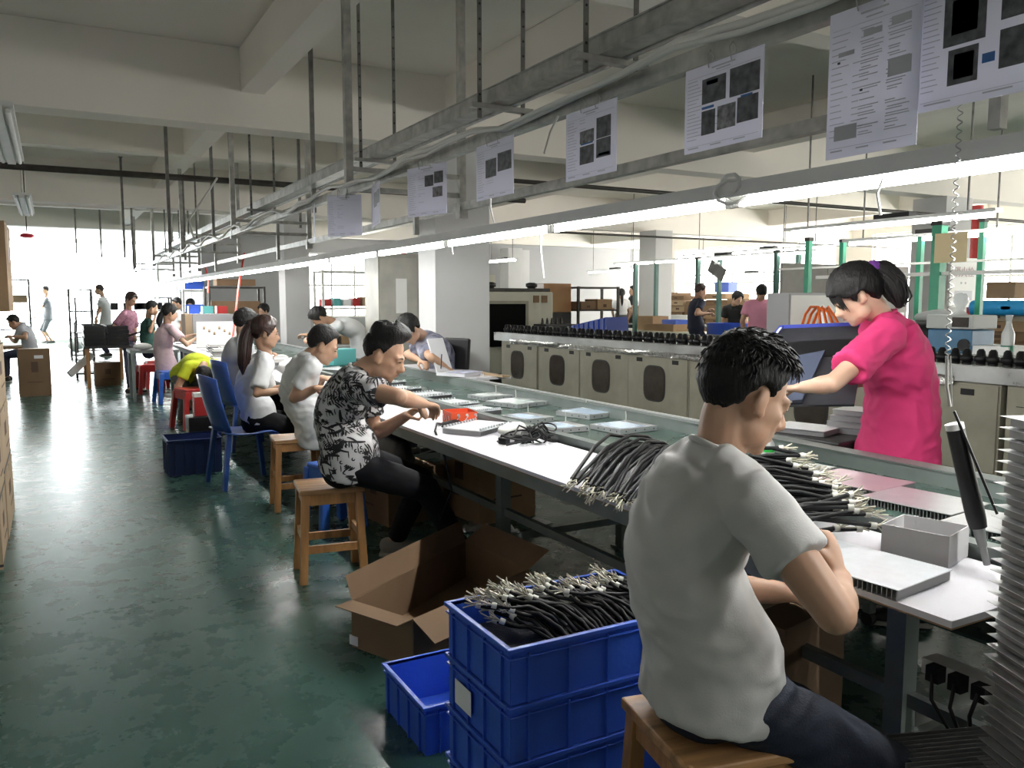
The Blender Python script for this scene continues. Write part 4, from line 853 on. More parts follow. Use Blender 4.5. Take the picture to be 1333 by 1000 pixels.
tag(MB().box((0,0,.06),(.7,.4,.12)).build('storage_box', m_cardd, at=(3.05, 16.4, 1.736)), 'long brown box on top of the dark shelf', 'box')
h = rack('steel rack with blue bins by the bright bay', (2.86, 20.3, 0), .5, .45, 1.70, 4, m_galv)
for z, l in ((1.716,'top'),(1.19,'second')): tag(MB().box((0,0,.09),(.42,.4,.17)).build('parts_bin', m_blue, at=(2.86,20.3,z)), 'blue bin on the %s shelf of the rack by the bright bay' % l, 'bin')
h = thing('control_box', 'grey cabinet with coloured tools on top, left of the dark shelf', 'cabinet', (2.33, 15.6, 0)); b = MB(); b.bb((-.2,-.25,0),(.5,.25,1.22)); b.build('body', m_wallgrey, h, bevel=.01); b = MB(); b.bb((-.32,-.26,0),(-.205,.25,1.22)); b.build('wood_side', m_card2, h)
for k, (m, x, l) in enumerate(((m_blue,-.15,'blue'),(m_teal,.08,'teal'),(m_redpaint,.32,'red'))): tag(MB().box((0,0,.07),(.18,.2,.13)).build('tool_case', m, at=(2.33+x, 15.55, 1.222)), l+' tool case on the grey cabinet', 'case')
b = MB(); b.bb((0,0,0),(.8,.3,.01)); tag(b.build('flat_carton', m_dark, at=(1.72,14.2,.757)), 'dark tray on the far table', 'tray')
# light board on the table before the two far heads
q = W(258, 428, y=12.6)
h = thing('light_board', 'bright white board with small parts leaning on the far table', 'board', (2.12, 12.7, .757), math.radians(-12)); b = MB(); b.box((0,0,.20),(.62,.02,.42),R=Matrix.Rotation(-.5,3,'X')); b.build('panel', m_white, h)
b = MB()
for k in range(6): b.box((-.2+.07*k, -.02+.0*k, .30-.04*(k%3)),(.03,.03,.03),R=Matrix.Rotation(-.5,3,'X'))
b.build('small_parts', m_card2, h)
rr = random.Random(17)
for k in range(7):
    x, y = 1.85+.25*rr.random(), 8.6+k*.55; h = thing('parts_stack', 'stack of grey parts trays on the worktop between the far workers', 'trays', (x, y, .757), rr.uniform(-.2,.2), 'trays on the far worktops')
    for j in range(3): b = MB(); b.bb((-.15,-.12,j*.035),(.15,.12,j*.035+.012)); b.bb((-.13,-.1,j*.035+.012),(.13,.1,j*.035+.03)); b.build('tray', [m_alu, m_alud, m_white][j], h)
b = MB(); p = W(318,330,y=12.1); q = W(285,520,y=9.6); b.tube([p, p.lerp(q,.3)+V((0,0,-.02)), W(303,440,y=10.6), V((W(290,500,y=10).x+.25, 10, .76))], .014, 7); tag(b.build('air_hose', m_redtube), 'red air hose hanging from the frame down to the line', 'hose')
b = MB(); p = V((2.35, 15.2, 2.035)); b.tube([p, p+V((.05,0,-.2)), p+V((.02,-.1,-.45))], .014, 6); tag(b.build('air_hose', m_redtube), 'short red hose looped at the far end of the line', 'hose')
# racks and stacks in the bright bay
h = rack('tall dark trolley rack near the standing men', (.62, 23.6, 0), .5, .9, 1.75, 4, m_iron)
rack('black wide rack of trays behind the man in white', (1.75, 25.5, 0), 2.4, .6, 1.55, 5, m_dark)
for k in range(9): tag(MB().box((0,0,.1),(.2,.4,.2)).build('black_tray', m_black, at=(1.75-.95+.26*k if k>3 else 1.5+.33*k, 25.5, 1.20)), 'black tray on the wide rack in the bright bay', 'tray', 'trays on the wide rack')
rack('dark rack at the left edge of the bright bay', (-.95, 24.5, 0), .9, .5, 2.0, 4, m_iron); tag(MB().box((0,0,.12),(.3,.3,.2)).build('storage_box', m_card2, at=(-.7,24.5,1.38)), 'small tan box on the left bay rack', 'box')
# table with stacked black crates in the aisle
h = thing('packing_table', 'wooden table under the black crate stacks beside the aisle', 'table', (.78, 16.3, 0)); b = MB(); b.bb((-.36,-1.0,.66),(.36,.8,.70)); b.build('top', m_dark, h)
for sx in (-.3,.3):
    for sy in (-.9,.7): b = MB(); b.bb((sx-.03,sy-.03,0),(sx+.03,sy+.03,.66)); b.build('leg', m_wood, h)
carton('brown carton under the packing table', (.78, 15.9, 0), (.4,.5,.4), m=m_cardd)
k = 0
for x in (.6, .95):
    for y in (15.7, 16.3):
        for j in range(5):
            b = MB(); b.bb((-.16,-.26,0),(.16,.26,.012)); 
            for s in (-1,1): b.bb((s*.16-.006,-.26,.012),(s*.16+.006,.26,.062)); b.bb((-.15,s*.26-.006,.012),(.15,s*.26+.006,.062))
            tag(b.build('black_tray', m_black, at=(x+rnd(-.01,.01), y, .702+j*.066)), 'black tray in the stacks on the packing table', 'tray', 'trays on the packing table')
b = MB(); b.bb((-.25,-.04,.0),(.25,.04,.10)); tag(b.build('white_tube_box', m_white, at=(.40, 15.6, .35), R=(0,-.7,.4)), 'white box leaning at the packing table', 'box')
h = thing('hand_trolley', 'dark hand trolley handle beside the packing table', 'trolley', (.35, 17.6, 0)); b = MB(); b.tube([(0,0,.1),(0,0,1.05),(.3,.0,1.08),(.3,0,.1)], .018, 6); b.build('handle', m_dark, h); b = MB(); b.bb((-.02,-.3,.08),(.35,.2,.11)); b.build('deck', m_dark, h)
for sx in (0,.3): b = MB(); b.cyl((sx-.02,-.1,.05),(sx+.02,-.1,.05),.05,12); b.build('wheel', m_rubber, h)
b = MB(); b.ell((0,0,.14),(.22,.16,.15),n=12); tag(b.build('white_sack', m_foam, at=(.55,27.5,0)), 'white sack on the floor near the standing man', 'sack')
# seated man's desk at the left
h = thing('small_desk', 'small desk behind the left cartons', 'desk', (-.5, 15.3, 0)); b = MB(); b.bb((-.5,-.35,.70),(.05,.35,.74)); b.build('top', m_cardd, h)
for sx in (-.45,.0): b = MB(); b.bb((sx-.02,-.3,0),(sx+.02,.3,.70)); b.build('leg', m_frame, h)
h = carton('brown carton standing before the small desk at the left', (-.28, 14.7, 0), (.42,.4,.72), m=m_cardd); b = MB(); b.box((.06,-.203,.6),(.12,.001,.05)); b.build('paper_label', m_paper, h)
h = thing('small_table', 'grey metal table at the aisle end of the far worktops', 'table', (1.2, 13.3, 0)); b = MB(); b.bb((-.26,-.35,.70),(.4,.35,.74)); b.build('top', m_frame, h)
for sx in (-.22,.36):
    for sy in (-.3,.3): b = MB(); b.bb((sx-.02,sy-.02,0),(sx+.02,sy+.02,.70)); b.build('leg', m_frame, h)
tag(MB().ell((0,0,.05),(.13,.1,.05)).build('cloth_bundle', m_foam, at=(1.12,13.1,.741)), 'white cloth bundle on the grey metal table', 'cloth')
# ------------------------------------------------------------------ seats
def stool(label, at, rz=0, hgt=.50, w=.33):
    h = thing('wooden_stool', label, 'stool', at, rz)
    b = MB(); b.bb((-w/2,-w/2*.9,hgt-.028),(w/2,w/2*.9,hgt)); b.build('seat', m_woodtop, h, bevel=.006)
    for sx in (-1,1):
        for sy in (-1,1): b = MB(); b.bar((sx*(w/2-.03), sy*(w/2*.9-.03), hgt-.028), (sx*(w/2-.008), sy*(w/2*.9-.008), 0), .04, .04); b.build('leg', m_wood, h, bevel=.003)
    for s in (-1,1):
        b = MB(); b.bb((-w/2+.05, s*(w/2*.9-.03)-.011, hgt-.085),(w/2-.05, s*(w/2*.9-.03)+.011, hgt-.029)); b.build('apron', m_wood, h)
        b = MB(); b.bb((s*(w/2-.03)-.011, -w/2*.9+.05, hgt-.085),(s*(w/2-.03)+.011, w/2*.9-.05, hgt-.029)); b.build('apron', m_wood, h)
        b = MB(); b.bb((-w/2+.03, s*(w/2*.9-.02)-.01, .155),(w/2-.03, s*(w/2*.9-.02)+.01, .195)); b.build('stretcher', m_wood, h)
        b = MB(); b.bb((s*(w/2-.02)-.01, -w/2*.9+.03, .21),(s*(w/2-.02)+.01, w/2*.9-.03, .25)); b.build('stretcher', m_wood, h)
    return h
def pstool(label, at, rz, m, hgt=.46, w=.30):
    h = thing('plastic_stool', label, 'stool', at, rz); b = MB(); b.box((0,0,hgt-.015),(w*.86,w*.86,.03)); b.build('seat', m, h, bevel=.012)
    b = MB()
    for s in (-1,1): b.box((0,s*w*.42,hgt-.07),(w*.8,.012,.09)); b.box((s*w*.42,0,hgt-.07),(.012,w*.8,.09))
    b.build('skirt', m, h)
    for sx in (-1,1):
        for sy in (-1,1): b = MB(); b.bar((sx*w*.38, sy*w*.38, hgt-.03), (sx*w*.5, sy*w*.5, 0), .055, .055); b.build('leg', m, h, bevel=.008)
    return h
def pchair(label, at, rz, m, seat=.45):
    h = thing('plastic_chair', label, 'chair', at, rz); w = .44       # faces +X
    b = MB(); n = 8; pts = []
    for i in range(n+1):
        t = i/n
        for j in range(7):
            u = j/6-.5; pts.append((-.2+.42*t, u*w*(1-.1*t), seat-.02*math.sin(t*3.1)-.03*(1-4*u*u)*math.sin(min(1,t*1.3)*3.1)-.04*max(0,t-.85)*6))
    b.add(pts, [(i*7+j,(i+1)*7+j,(i+1)*7+j+1,i*7+j+1) for i in range(n) for j in range(6)], 0, True); s = b.build('seat', m, h); q = s.modifiers.new('s','SOLIDIFY'); q.thickness = .012
    b = MB(); pts = []
    for i in range(n+1):
        t = i/n
        for j in range(7):
            u = j/6-.5; pts.append((-.20-.07*t-.05*math.sin(t*1.6)+.10*(4*u*u)*(.4+.3*t), u*w*(1-.12*t*t), seat+.44*t-(.03*4*u*u*t)))
    b.add(pts, [(i*7+j,i*7+j+1,(i+1)*7+j+1,(i+1)*7+j) for i in range(n) for j in range(6)], 0, True); s = b.build('backrest', m, h); q = s.modifiers.new('s','SOLIDIFY'); q.thickness = .014
    for sx, sy in ((-.17,-.17),(-.17,.17),(.17,-.16),(.17,.16)): b = MB(); b.bar((sx,sy,seat-.02),(sx*1.35,sy*1.25,0),.035,.05); b.build('leg', m, h, bevel=.006)
    return h
stool('wooden stool under the near man in the grey-white T-shirt', (1.30, 1.34, 0), math.radians(-12), .50, .37)
stool('wooden stool under the man in the patterned shirt', (1.235, 4.235, 0), math.radians(-8), .49, .33)
stool('wooden stool under the man in the white shirt', (1.46, 5.78, 0), math.radians(-6), .50, .33)
pstool('small blue stool tucked behind the patterned-shirt man', (1.52, 5.12, 0), .2, m_bluest, .42, .28)
pchair('blue plastic chair of the ponytailed woman', (1.28, 6.72, 0), math.radians(8), m_bluec)
pchair('blue plastic chair beyond the ponytailed woman', (1.64, 8.40, 0), math.radians(10), m_bluec)
pstool('red plastic stool under the bending worker in yellow', (1.36, 10.0, 0), .3, m_red, .46, .36)
pstool('blue plastic stool of the woman in the pale pink shirt', (1.42, 12.7, 0), .15, m_bluest, .46, .36)
pstool('red plastic stool behind the grey metal table', (1.28, 14.1, 0), .1, m_red, .46, .34)
pstool('red plastic stool under the worker in green', (1.45, 14.9, 0), .1, m_red, .46, .32)
crate('dark blue crate on the floor behind the blue chair', (.99, 7.45, 0), .44, .40, .30, rz=.0, m=mat('navy_plastic', (.015,.03,.12), .4))
h = thing('drink_carton', 'tall red and white drink carton standing by the blue chair', 'carton', (1.13, 7.6, .305)); b = MB(); b.bb((-.045,-.05,0),(.045,.05,.2)); b.build('body', m_redpaint, h); b = MB(); b.bb((-.0455,-.0505,.17),(.0455,.0505,.205)); b.bb((-.0458,-.02,.03),(.0458,.02,.12)); b.build('white_band', m_white, h); h.location.z = .006
h.location = (1.13, 7.86, 0.0); h.scale = (1.3,1.3,1.0); h.location.z = .42
h2 = thing('stacking_box', 'dark box under the red drink carton', 'box', (1.13, 7.86, 0)); b = MB(); b.bb((-.12,-.12,0),(.12,.12,.418)); b.build('body', m_black, h2, bevel=.01); b = MB(); b.bb((-.122,-.05,.2),(-.12,.05,.3)); b.build('paper_label', m_card2, h2)
# black office chair back and fire extinguisher beside the near pillar, notebooks
h = thing('office_chair', 'black chair behind the man in the blue tie-dye shirt', 'chair', (W(593,465,d=7.85).x-.18, W(593,465,d=7.85).y-.065, 0), math.radians(200)); b = MB(); b.box((-.19,0,.84),(.05,.34,.52),R=Matrix.Rotation(-.1,3,'Y')); b.build('backrest', m_black, h, bevel=.02); b = MB(); b.bb((-.2,-.2,.46),(.2,.2,.53)); b.build('seat', m_black, h, bevel=.02); b = MB(); b.cyl((0,0,.05),(0,0,.46),.03,10); b.build('column', m_dark, h)
for k in range(5): a = k*1.257; b = MB(); b.bar((0,0,.07),(.25*math.cos(a),.25*math.sin(a),.03),.04,.03); b.build('leg', m_dark, h)
q = W(590,462,y=7.0); h = thing('fire_extinguisher', 'red fire extinguisher hung low on the near pillar', 'extinguisher', (q.x+.20, 7.42, q.z-.33)); b = MB(); b.lathe([(.07,0),(.075,.02),(.075,.26),(.05,.31),(.025,.34),(.025,.36)], n=16); b.build('cylinder', m_redpaint, h)
b = MB(); b.bb((-.02,-.02,.36),(.02,.02,.40)); b.bar((-.1,0,.42),(.05,0,.40),.02,.012); b.bar((-.1,0,.45),(.04,0,.41),.02,.01); b.build('valve', m_black, h); b = MB(); b.tube([(.02,0,.38),(.09,0,.38),(.12,0,.3),(.115,0,.12)], .011, 8); b.cyl((.115,0,.14),(.115,0,.03),.018,10); b.build('hose', m_black, h)
b = MB(); b.bb((-.02,.07,.1),(.02,.128,.3)); b.build('bracket', m_dark, h)
h = thing('notebook', 'open notebook on the far rail before the tie-dye shirt man', 'notebook', (W(592,487,z=.82).x, W(592,487,z=.82).y, .812), .5)
b = MB(); b.box((0,.16,.16),(.22,.012,.32),R=Matrix.Rotation(-.35,3,'X')); b.build('cover', m_paper, h); b = MB(); b.bb((-.13,-.2,0),(.12,.1,.03)); b.build('page_block', m_paper, h); b = MB(); b.bb((-.135,-.205,.0305),(.125,.0,.034)); b.build('blue_cover', mat('pale_violet_cover', (.55,.56,.72), .4), h)
h = thing('side_shelf', 'narrow shelf board fixed along the far rail by the notebooks', 'shelf', (3.12, 6.9, .62)); b = MB(); b.bb((-.1,-.75,.17),(.28,.9,.189)); b.build('board', m_board, h); b = MB(); b.bb((-.09,-.6,0),(-.06,-.56,.17)); b.bb((-.09,.7,0),(-.06,.74,.17)); b.build('bracket', m_frame, h)
b = MB(); b.bb((-.05,-.22,0),(.05,.22,.012)); tag(b.build('loose_paper', m_paper, at=(3.22,6.55,.812), rz=.1), 'white papers on the shelf board before the extinguisher', 'papers'); b = MB(); b.bb((-.04,-.2,0),(.04,.2,.015)); tag(b.build('wood_strip', m_card2, at=(3.28,6.25,.812), rz=.1), 'tan strip of card on the end of the shelf board', 'card')
# trolley with trays and the blue-rimmed frame, behind the belt
h = thing('tray_trolley', 'low trolley behind the belt carrying the dark tool cases', 'trolley', (3.40, 2.74, 0)); b = MB(); b.bb((-.3,-.42,.52),(.42,.42,.56)); b.build('deck', m_frame, h)
for sx in (-.26,.38):
    for sy in (-.38,.38): b = MB(); b.bb((sx-.02,sy-.02,.06),(sx+.02,sy+.02,.52)); b.build('leg', m_frame, h); b = MB(); b.cyl((sx-.015,sy,.03),(sx+.015,sy,.03),.03,10); b.build('wheel', m_rubber, h)
for k, (z, l, w_) in enumerate(((.562,'dark case, lowest on the trolley behind the belt',.40),(.683,'dark case, upper one on the trolley behind the belt',.38))):
    h = thing('tool_case', l, 'case', (3.34, 2.76, z), .12*k); b = MB(); b.bb((-w_/2-.05,-w_/2,0),(w_/2,w_/2,.118)); b.build('body', m_dark, h, bevel=.008); b = MB(); b.bb((-w_/2-.062,-.12,.06),(-w_/2-.05,.0,.085)); b.build('latch', m_iron, h); b = MB(); b.bb((-w_/2-.052,-w_/2-.002,.048),(w_/2+.002,w_/2+.002,.055)); b.build('seam', m_iron, h)
plate('heat_sink', 'white clipped plate on the dark cases', (3.24, 2.84), .22, .28, .3, m_whplate, z=.804)
for k in range(4): plate('heat_sink', 'grey heat sink in the small pile on the dark cases', (3.45+.006*k, 2.70-.01*k), .20, .26, .3, m_alud, z=.804+.03*k, fin=.022, n=12, group='small heat sink pile on the cases')
# frame held by the woman in pink
h = thing('screen_frame', 'dark glossy tray with a blue rim held up by the woman in pink', 'frame', (0,0,0))
TL, TR_, BL = W(1006,426,d=3.86), W(1130,421,d=3.72), W(978,528,d=3.55)
eu, ev = TR_-TL, BL-TL; nn = eu.cross(ev).normalized(); nn = nn if nn.dot(FWD) < 0 else -nn
Q = lambda u, v, n=0: TL+eu*u+ev*v+nn*n
def plate4(b, P, th, mi=0):
    P = [V(p) for p in P]; n_ = nn*th; k = len(P)
    b.add(P+[p+n_ for p in P], [tuple(range(k))[::-1], tuple(range(k, 2*k))]+[(i,(i+1)%k,k+(i+1)%k,k+i) for i in range(k)], mi)
b = MB(); plate4(b, [Q(.1,0), Q(1,0), Q(1,1), Q(0,1), Q(0,.22)], -.012); b.build('panel', mat('dark_gloss_panel', (.035,.036,.042), .22, var=.2, scale=6), h)
m_rim = mat('deep_blue_rim', (.03,.05,.35), .35)
b = MB(); b.bar(Q(.1,0), Q(1,0), .02, .016); b.bar(Q(0,.22), Q(.1,0), .02, .016); b.build('rim', m_rim, h)
b = MB(); b.bar(Q(.005,.25,.012), Q(.1,.04,.012), .012, .004); b.build('edge_strip', m_white, h)
b = MB(); plate4(b, [Q(.10,.22), Q(1,.2), Q(1,.42), Q(.12,.42)], .003); b.build('dark_band', m_black, h)
b = MB(); plate4(b, [Q(.30,.45), Q(.62,.38), Q(.50,.98), Q(.14,1.0)], .022); b.build('inner_panel', mat('slate_panel', (.07,.085,.13), .35), h)
h = thing('glue_bottle', 'small bottle with green cap behind the near man\'s face', 'bottle', (3.10, 3.03, .745)); h.location = (2.86, 2.72, .743); b = MB(); b.lathe([(.03,0),(.03,.05),(.022,.065),(.014,.075)], n=12); b.build('body', m_white, h); b = MB(); b.lathe([(.031,.015),(.031,.04)], n=12); b.build('green_band', mat('bright_green', (.05,.6,.1), .4), h)
# ------------------------------------------------------------------ people
m_skin = mat('skin', (.50,.30,.20), .5, var=.08, scale=9, sss=.12)
m_skin2 = mat('skin_fair', (.56,.36,.26), .5, var=.06, scale=9, sss=.12)
m_hair = mat('black_hair', (.006,.0055,.0055), .6, spec=.3, var=.4, scale=30, bump=.5, bscale=120, stretch=(1,1,.25))
m_hairb = mat('brown_hair', (.030,.013,.010), .40, var=.5, scale=20, bump=.4, bscale=100, stretch=(1,1,.2))
m_eye = mat('dark_eye', (.02,.015,.012), .2); m_lip = mat('lip', (.36,.14,.11), .45)
m_jean = mat('dark_jeans', (.009,.014,.030), .8, var=.35, scale=7, bump=.2, bscale=200)
m_trou = mat('black_trousers', (.006,.006,.008), .85, var=.3, scale=8, spec=.2)
m_shoe = mat('grey_shoe', (.30,.29,.28), .6); m_shoed = mat('dark_shoe', (.03,.03,.03), .6); m_sole = mat('shoe_sole', (.55,.53,.5), .6)
def cloth(name, col, **k): return mat(name, col, k.pop('rough', .85), bump=k.pop('bump', .07), bscale=k.pop('bscale', 260), **k)
m_tee = cloth('grey_white_cotton', (.52,.51,.50), var=.03, scale=3)
m_polo = cloth('white_cotton', (.70,.71,.72), var=.03, scale=3)
m_pink = cloth('hot_pink_cotton', (.58,.032,.15), var=.05, scale=3)
m_bw = cloth('pale_print_cotton', (.68,.67,.68), var=.03, scale=4)
m_ink = mat('black_ink_print', (.012,.012,.014), .8)
m_tie = cloth('tie_dye_cotton', (.52,.53,.64), col2=(.02,.025,.08), scale=11, detail=7)
m_pale = cloth('pale_pink_cotton', (.68,.50,.54), var=.06, scale=40)
m_floral = cloth('pink_floral_cotton', (.46,.22,.29), col2=(.20,.09,.14), scale=24, detail=3)
m_gflor = cloth('green_floral_cotton', (.03,.12,.09), col2=(.008,.03,.03), scale=22, detail=3)
m_yelw = cloth('lime_cotton', (.60,.68,.03), var=.05)
m_greyu = cloth('grey_uniform', (.12,.125,.14), var=.05)
m_navy = cloth('navy_cotton', (.02,.025,.05), var=.1); m_blackc = cloth('black_cotton', (.012,.012,.013), var=.1)
m_hood = cloth('light_pink_cotton', (.75,.33,.47), var=.05)
def remesh(name, mb, vox, it, m, parent=None, wr=0.0, seed=0, wscale=9.0, dirv=None):
    "weld overlapping closed pieces into one continuous smooth surface"
    me = mb.mesh(name, m); o = bpy.data.objects.new(name, me); COL.objects.link(o)
    r = o.modifiers.new('weld', 'REMESH'); r.mode = 'VOXEL'; r.voxel_size = vox; r.use_smooth_shade = True
    s = o.modifiers.new('smooth', 'SMOOTH'); s.factor = .5; s.iterations = it
    dg = bpy.context.evaluated_depsgraph_get(); me2 = bpy.data.meshes.new_from_object(o.evaluated_get(dg)); me2.name = name
    o.modifiers.clear(); o.data = me2; bpy.data.meshes.remove(me)
    if wr:
        n = len(me2.vertices); co = np.empty(n*3); me2.vertices.foreach_get('co', co); no = np.empty(n*3); me2.vertices.foreach_get('normal', no)
        co = co.reshape(-1,3); no = no.reshape(-1,3); off = np.empty(n)
        for i in range(n):
            v = V(co[i]); w1 = noise.noise(V((v.x*4, v.y*4, v.z*4+seed)))*.9
            a = noise.noise(V((v.x*wscale+w1, v.y*wscale+seed, v.z*wscale*1.7+w1*3)))
            c = noise.noise(V((v.x*wscale*2.3, v.y*wscale*2.3+w1*2, v.z*wscale*2.6+seed)))
            off[i] = (1-abs(a)*2.2)*.7+c*.45
        co = co + no*(off*wr)[:,None]; me2.vertices.foreach_set('co', co.ravel()); me2.update()
    for p in me2.polygons: p.use_smooth = True
    if parent is not None: o.parent = parent
    return o
def ik(a, b, l1, l2, hint):
    a, b = V(a), V(b); d = b-a; L = min(d.length, (l1+l2)*.995); u = d.normalized()
    x = (l1*l1-l2*l2+L*L)/(2*L); h = math.sqrt(max(l1*l1-x*x, 0)); hv = V(hint); hv = hv-u*hv.dot(u)
    if hv.length < 1e-4: hv = u.orthogonal()
    return a+u*x+hv.normalized()*h
def hand(b, wrist, d, nrm, side, curl=.5, sc=1.0, thin=1.0):
    "palm, four unequal bent fingers and a thumb from the palm's side; d: finger direction, nrm: back of the hand, side: +1 thumb to the d x nrm side"
    d = V(d).normalized(); nrm = V(nrm); nrm = (nrm-d*nrm.dot(d)).normalized(); x = d.cross(nrm)*side; w = V(wrist)
    P = lambda a, f, n: w + (x*a + d*f + nrm*n)*sc
    b.rtube([P(0,-.02,0), P(.002,.02,0), P(.002,.055,.003), P(0,.088,.002)], [(.027*sc,.019*sc),(.033*sc,.017*sc),(.040*sc,.015*sc),(.037*sc,.012*sc)], 12, x)
    for i, (bx, ln, ra) in enumerate(((.030,.072,.0088),(.010,.082,.0092),(-.011,.076,.0088),(-.031,.060,.0078))):
        p = P(bx, .082-.006*abs(i-1), .002); pts = [P(bx*.9,.06,.0), p]; a = .12+.05*i; fd = d*math.cos(a*curl)-nrm*math.sin(a*curl)
        ang_ = curl*(.55+.07*i)
        for q, s in enumerate((.44,.32,.24)):
            v = d*math.cos(ang_)-nrm*math.sin(ang_)+x*(bx*1.6*(1-curl)); p = p+v.normalized()*ln*s*sc; pts.append(p); ang_ += curl*(1.0 if q == 0 else .75)
        b.rtube(pts, [ra*1.05*sc*thin, ra*1.08*sc*thin, ra*sc*thin, ra*.93*sc*thin, ra*.78*sc*thin], 8, x, 2)
    t0 = P(.026,.018,-.004); b.rtube([P(.012,.008,-.002), t0, P(.05,.045,-.016), P(.052,.075,-.03*(.5+curl)), P(.042,.098,-.045*(.5+curl))], [.013*sc,.014*sc,.0115*sc*thin,.0105*sc*thin,.008*sc*thin], 8, d, 2)
def head_parts(b, M, sc, fem=False):
    def E(c, r, R=None, n=14):
        q = MB(); q.ell(c, r, R, n); q.xf(M); b.add(q.v, q.f, 0, True)
    def T(pts, r, n=10, side=(1,0,0)):
        q = MB(); q.rtube(pts, r, n, side); q.xf(M); b.add(q.v, q.f, 0, True)
    E((0,-.015,.036), (.073,.094,.080), n=20); E((0,.022,-.022), (.064,.068,.078), n=18); E((0,.040,-.070), (.047,.044,.040), n=16); E((0,.066,-.094), (.022,.020,.017))
    for s in (-1,1):
        E((s*.037,.050,-.018), (.021,.026,.022)); E((s*.043,.020,-.062), (.021,.038,.034)); E((s*.030,.074,.006), (.016,.013,.011))
        E((s*.076,-.008,-.004), (.010,.019,.032), Matrix.Rotation(s*.35,3,'Z') @ Matrix.Rotation(-.2,3,'X')); E((s*.0745,.002,-.026), (.007,.010,.013)); E((s*.011,.093,-.033), (.009,.010,.008))
    T([(-.040,.072,.020),(0,.084,.020),(.040,.072,.020)], [.011,.012,.011], side=(0,0,1))
    T([(0,.082,.016),(0,.095,-.010),(0,.106,-.027),(0,.094,-.036)], [.009,.011,.0135,.010])
    T([(-.022,.078,-.056),(0,.089,-.054),(.022,.078,-.056)], [.005,.008,.005], side=(0,0,1)); T([(-.019,.078,-.066),(0,.087,-.067),(.019,.078,-.066)], [.005,.0085,.005], side=(0,0,1))
def hair_cap(b, M, style, seed=0):
    "hair as a shell over the skull that dives under the skin below the hairline"
    n, m = 60, 36; vs = []
    def key(a, pts):
        for (a0, v0), (a1, v1) in zip(pts, pts[1:]):
            if a <= a1: t = (a-a0)/(a1-a0); t = t*t*(3-2*t); return v0+(v1-v0)*t
        return pts[-1][1]
    line = dict(short=[(0,35),(32,33),(48,22),(60,2),(72,-20),(82,-8),(92,-5),(104,-20),(118,-46),(150,-60),(180,-62)], undercut=[(0,35),(32,33),(48,24),(60,6),(72,-18),(82,-8),(92,-5),(104,-18),(118,-42),(150,-56),(180,-58)], long=[(0,31),(25,24),(42,4),(54,-20),(68,-44),(81,-18),(92,-14),(106,-34),(125,-56),(150,-66),(180,-68)], fringe=[(0,6),(30,2),(50,-12),(66,-36),(80,-18),(92,-14),(106,-34),(125,-56),(150,-66),(180,-68)])[style]
    for i in range(m+1):
        el = math.pi/2-math.pi*.90*i/m
        for j in range(n):
            az = 2*math.pi*j/n; d = V((math.sin(az)*math.cos(el), math.cos(az)*math.cos(el), math.sin(el)))
            aa = abs(math.degrees(az if az <= math.pi else az-2*math.pi)); e = math.degrees(el); h = e-key(aa, line)
            k = 1/math.sqrt((d.x/.075)**2+(d.y/.096)**2+(d.z/.083)**2); nz = noise.noise(V((d.x*5+seed, d.y*5, d.z*5))); nf = noise.noise(V((d.x*16+seed, d.y*16, d.z*9)))
            if style == 'undercut': th = .006 + .034*max(0, min(1, (e-22)/26))*(1+.18*nz) + (.016*max(0, math.cos(az))*max(0, min(1,(e-30)/20)))
            elif style == 'short': th = .011+.012*max(0, min(1, (e-8)/40))*(1+.3*nz)+.006*max(0,-math.cos(az))
            else: th = .024+.008*max(0, math.sin(el))+.005*nz
            th += .004*nf; g = max(0, min(1, (h+5)/13)); g = g*g*(3-2*g)
            r = k+th*g-.022*(1-g)
            vs.append(V((0,-.013,.036))+d*r)
    fs = [(i*n+j, (i+1)*n+j, (i+1)*n+(j+1)%n, i*n+(j+1)%n) for i in range(m) for j in range(n)]+[tuple(m*n+j for j in range(n))]
    q = MB(); q.add(vs, fs, 0, True); q.xf(M); b.add(q.v, q.f, 0, True)
    return [M @ v for v in vs], n, m
def strands(b, M, style, n, seed, L=.03, rad=.0035, up=.6):
    "short tapered locks over the cap"
    rr = random.Random(seed)
    for k in range(n):
        az = rr.uniform(-math.pi, math.pi); el = math.asin(rr.uniform(.05 if abs(az) > 1.9 else .55, 1))
        d = V((math.sin(az)*math.cos(el), math.cos(az)*math.cos(el), math.sin(el))); k_ = 1/math.sqrt((d.x/.075)**2+(d.y/.096)**2+(d.z/.083)**2)
        th = .012+.016*max(0, min(1, (math.degrees(el)-8)/40)); p = V((0,-.013,.036))+d*(k_+th-.006)
        fl = V((d.x*.4, .6 if d.z > .6 else -.1, -.5)).normalized(); fl = (fl-d*fl.dot(d)).normalized()+V((rr.uniform(-.5,.5), rr.uniform(-.5,.5), rr.uniform(-.3,.3))); dr = (fl+d*up*rr.uniform(.5,1.3)).normalized(); l = L*rr.uniform(.6,1.2)
        q = MB(); q.tube([p, p+dr*l*.5+d*.002, p+dr*l-d*l*.15], [rad, rad*.75, .0004], 4); q.xf(M); b.add(q.v, q.f, 0, True)
def head_matrix(pos, az, pitch, roll, sc):
    # local +Y = face, +X = right; az: heading of the face in degrees from +X, pitch: nod down
    return Matrix.Translation(V(pos)) @ Matrix.Rotation(math.radians(az-90), 4, 'Z') @ Matrix.Rotation(math.radians(roll), 4, 'Y') @ Matrix.Rotation(math.radians(-pitch), 4, 'X') @ Matrix.Scale(sc, 4)
PEOPLE = {}
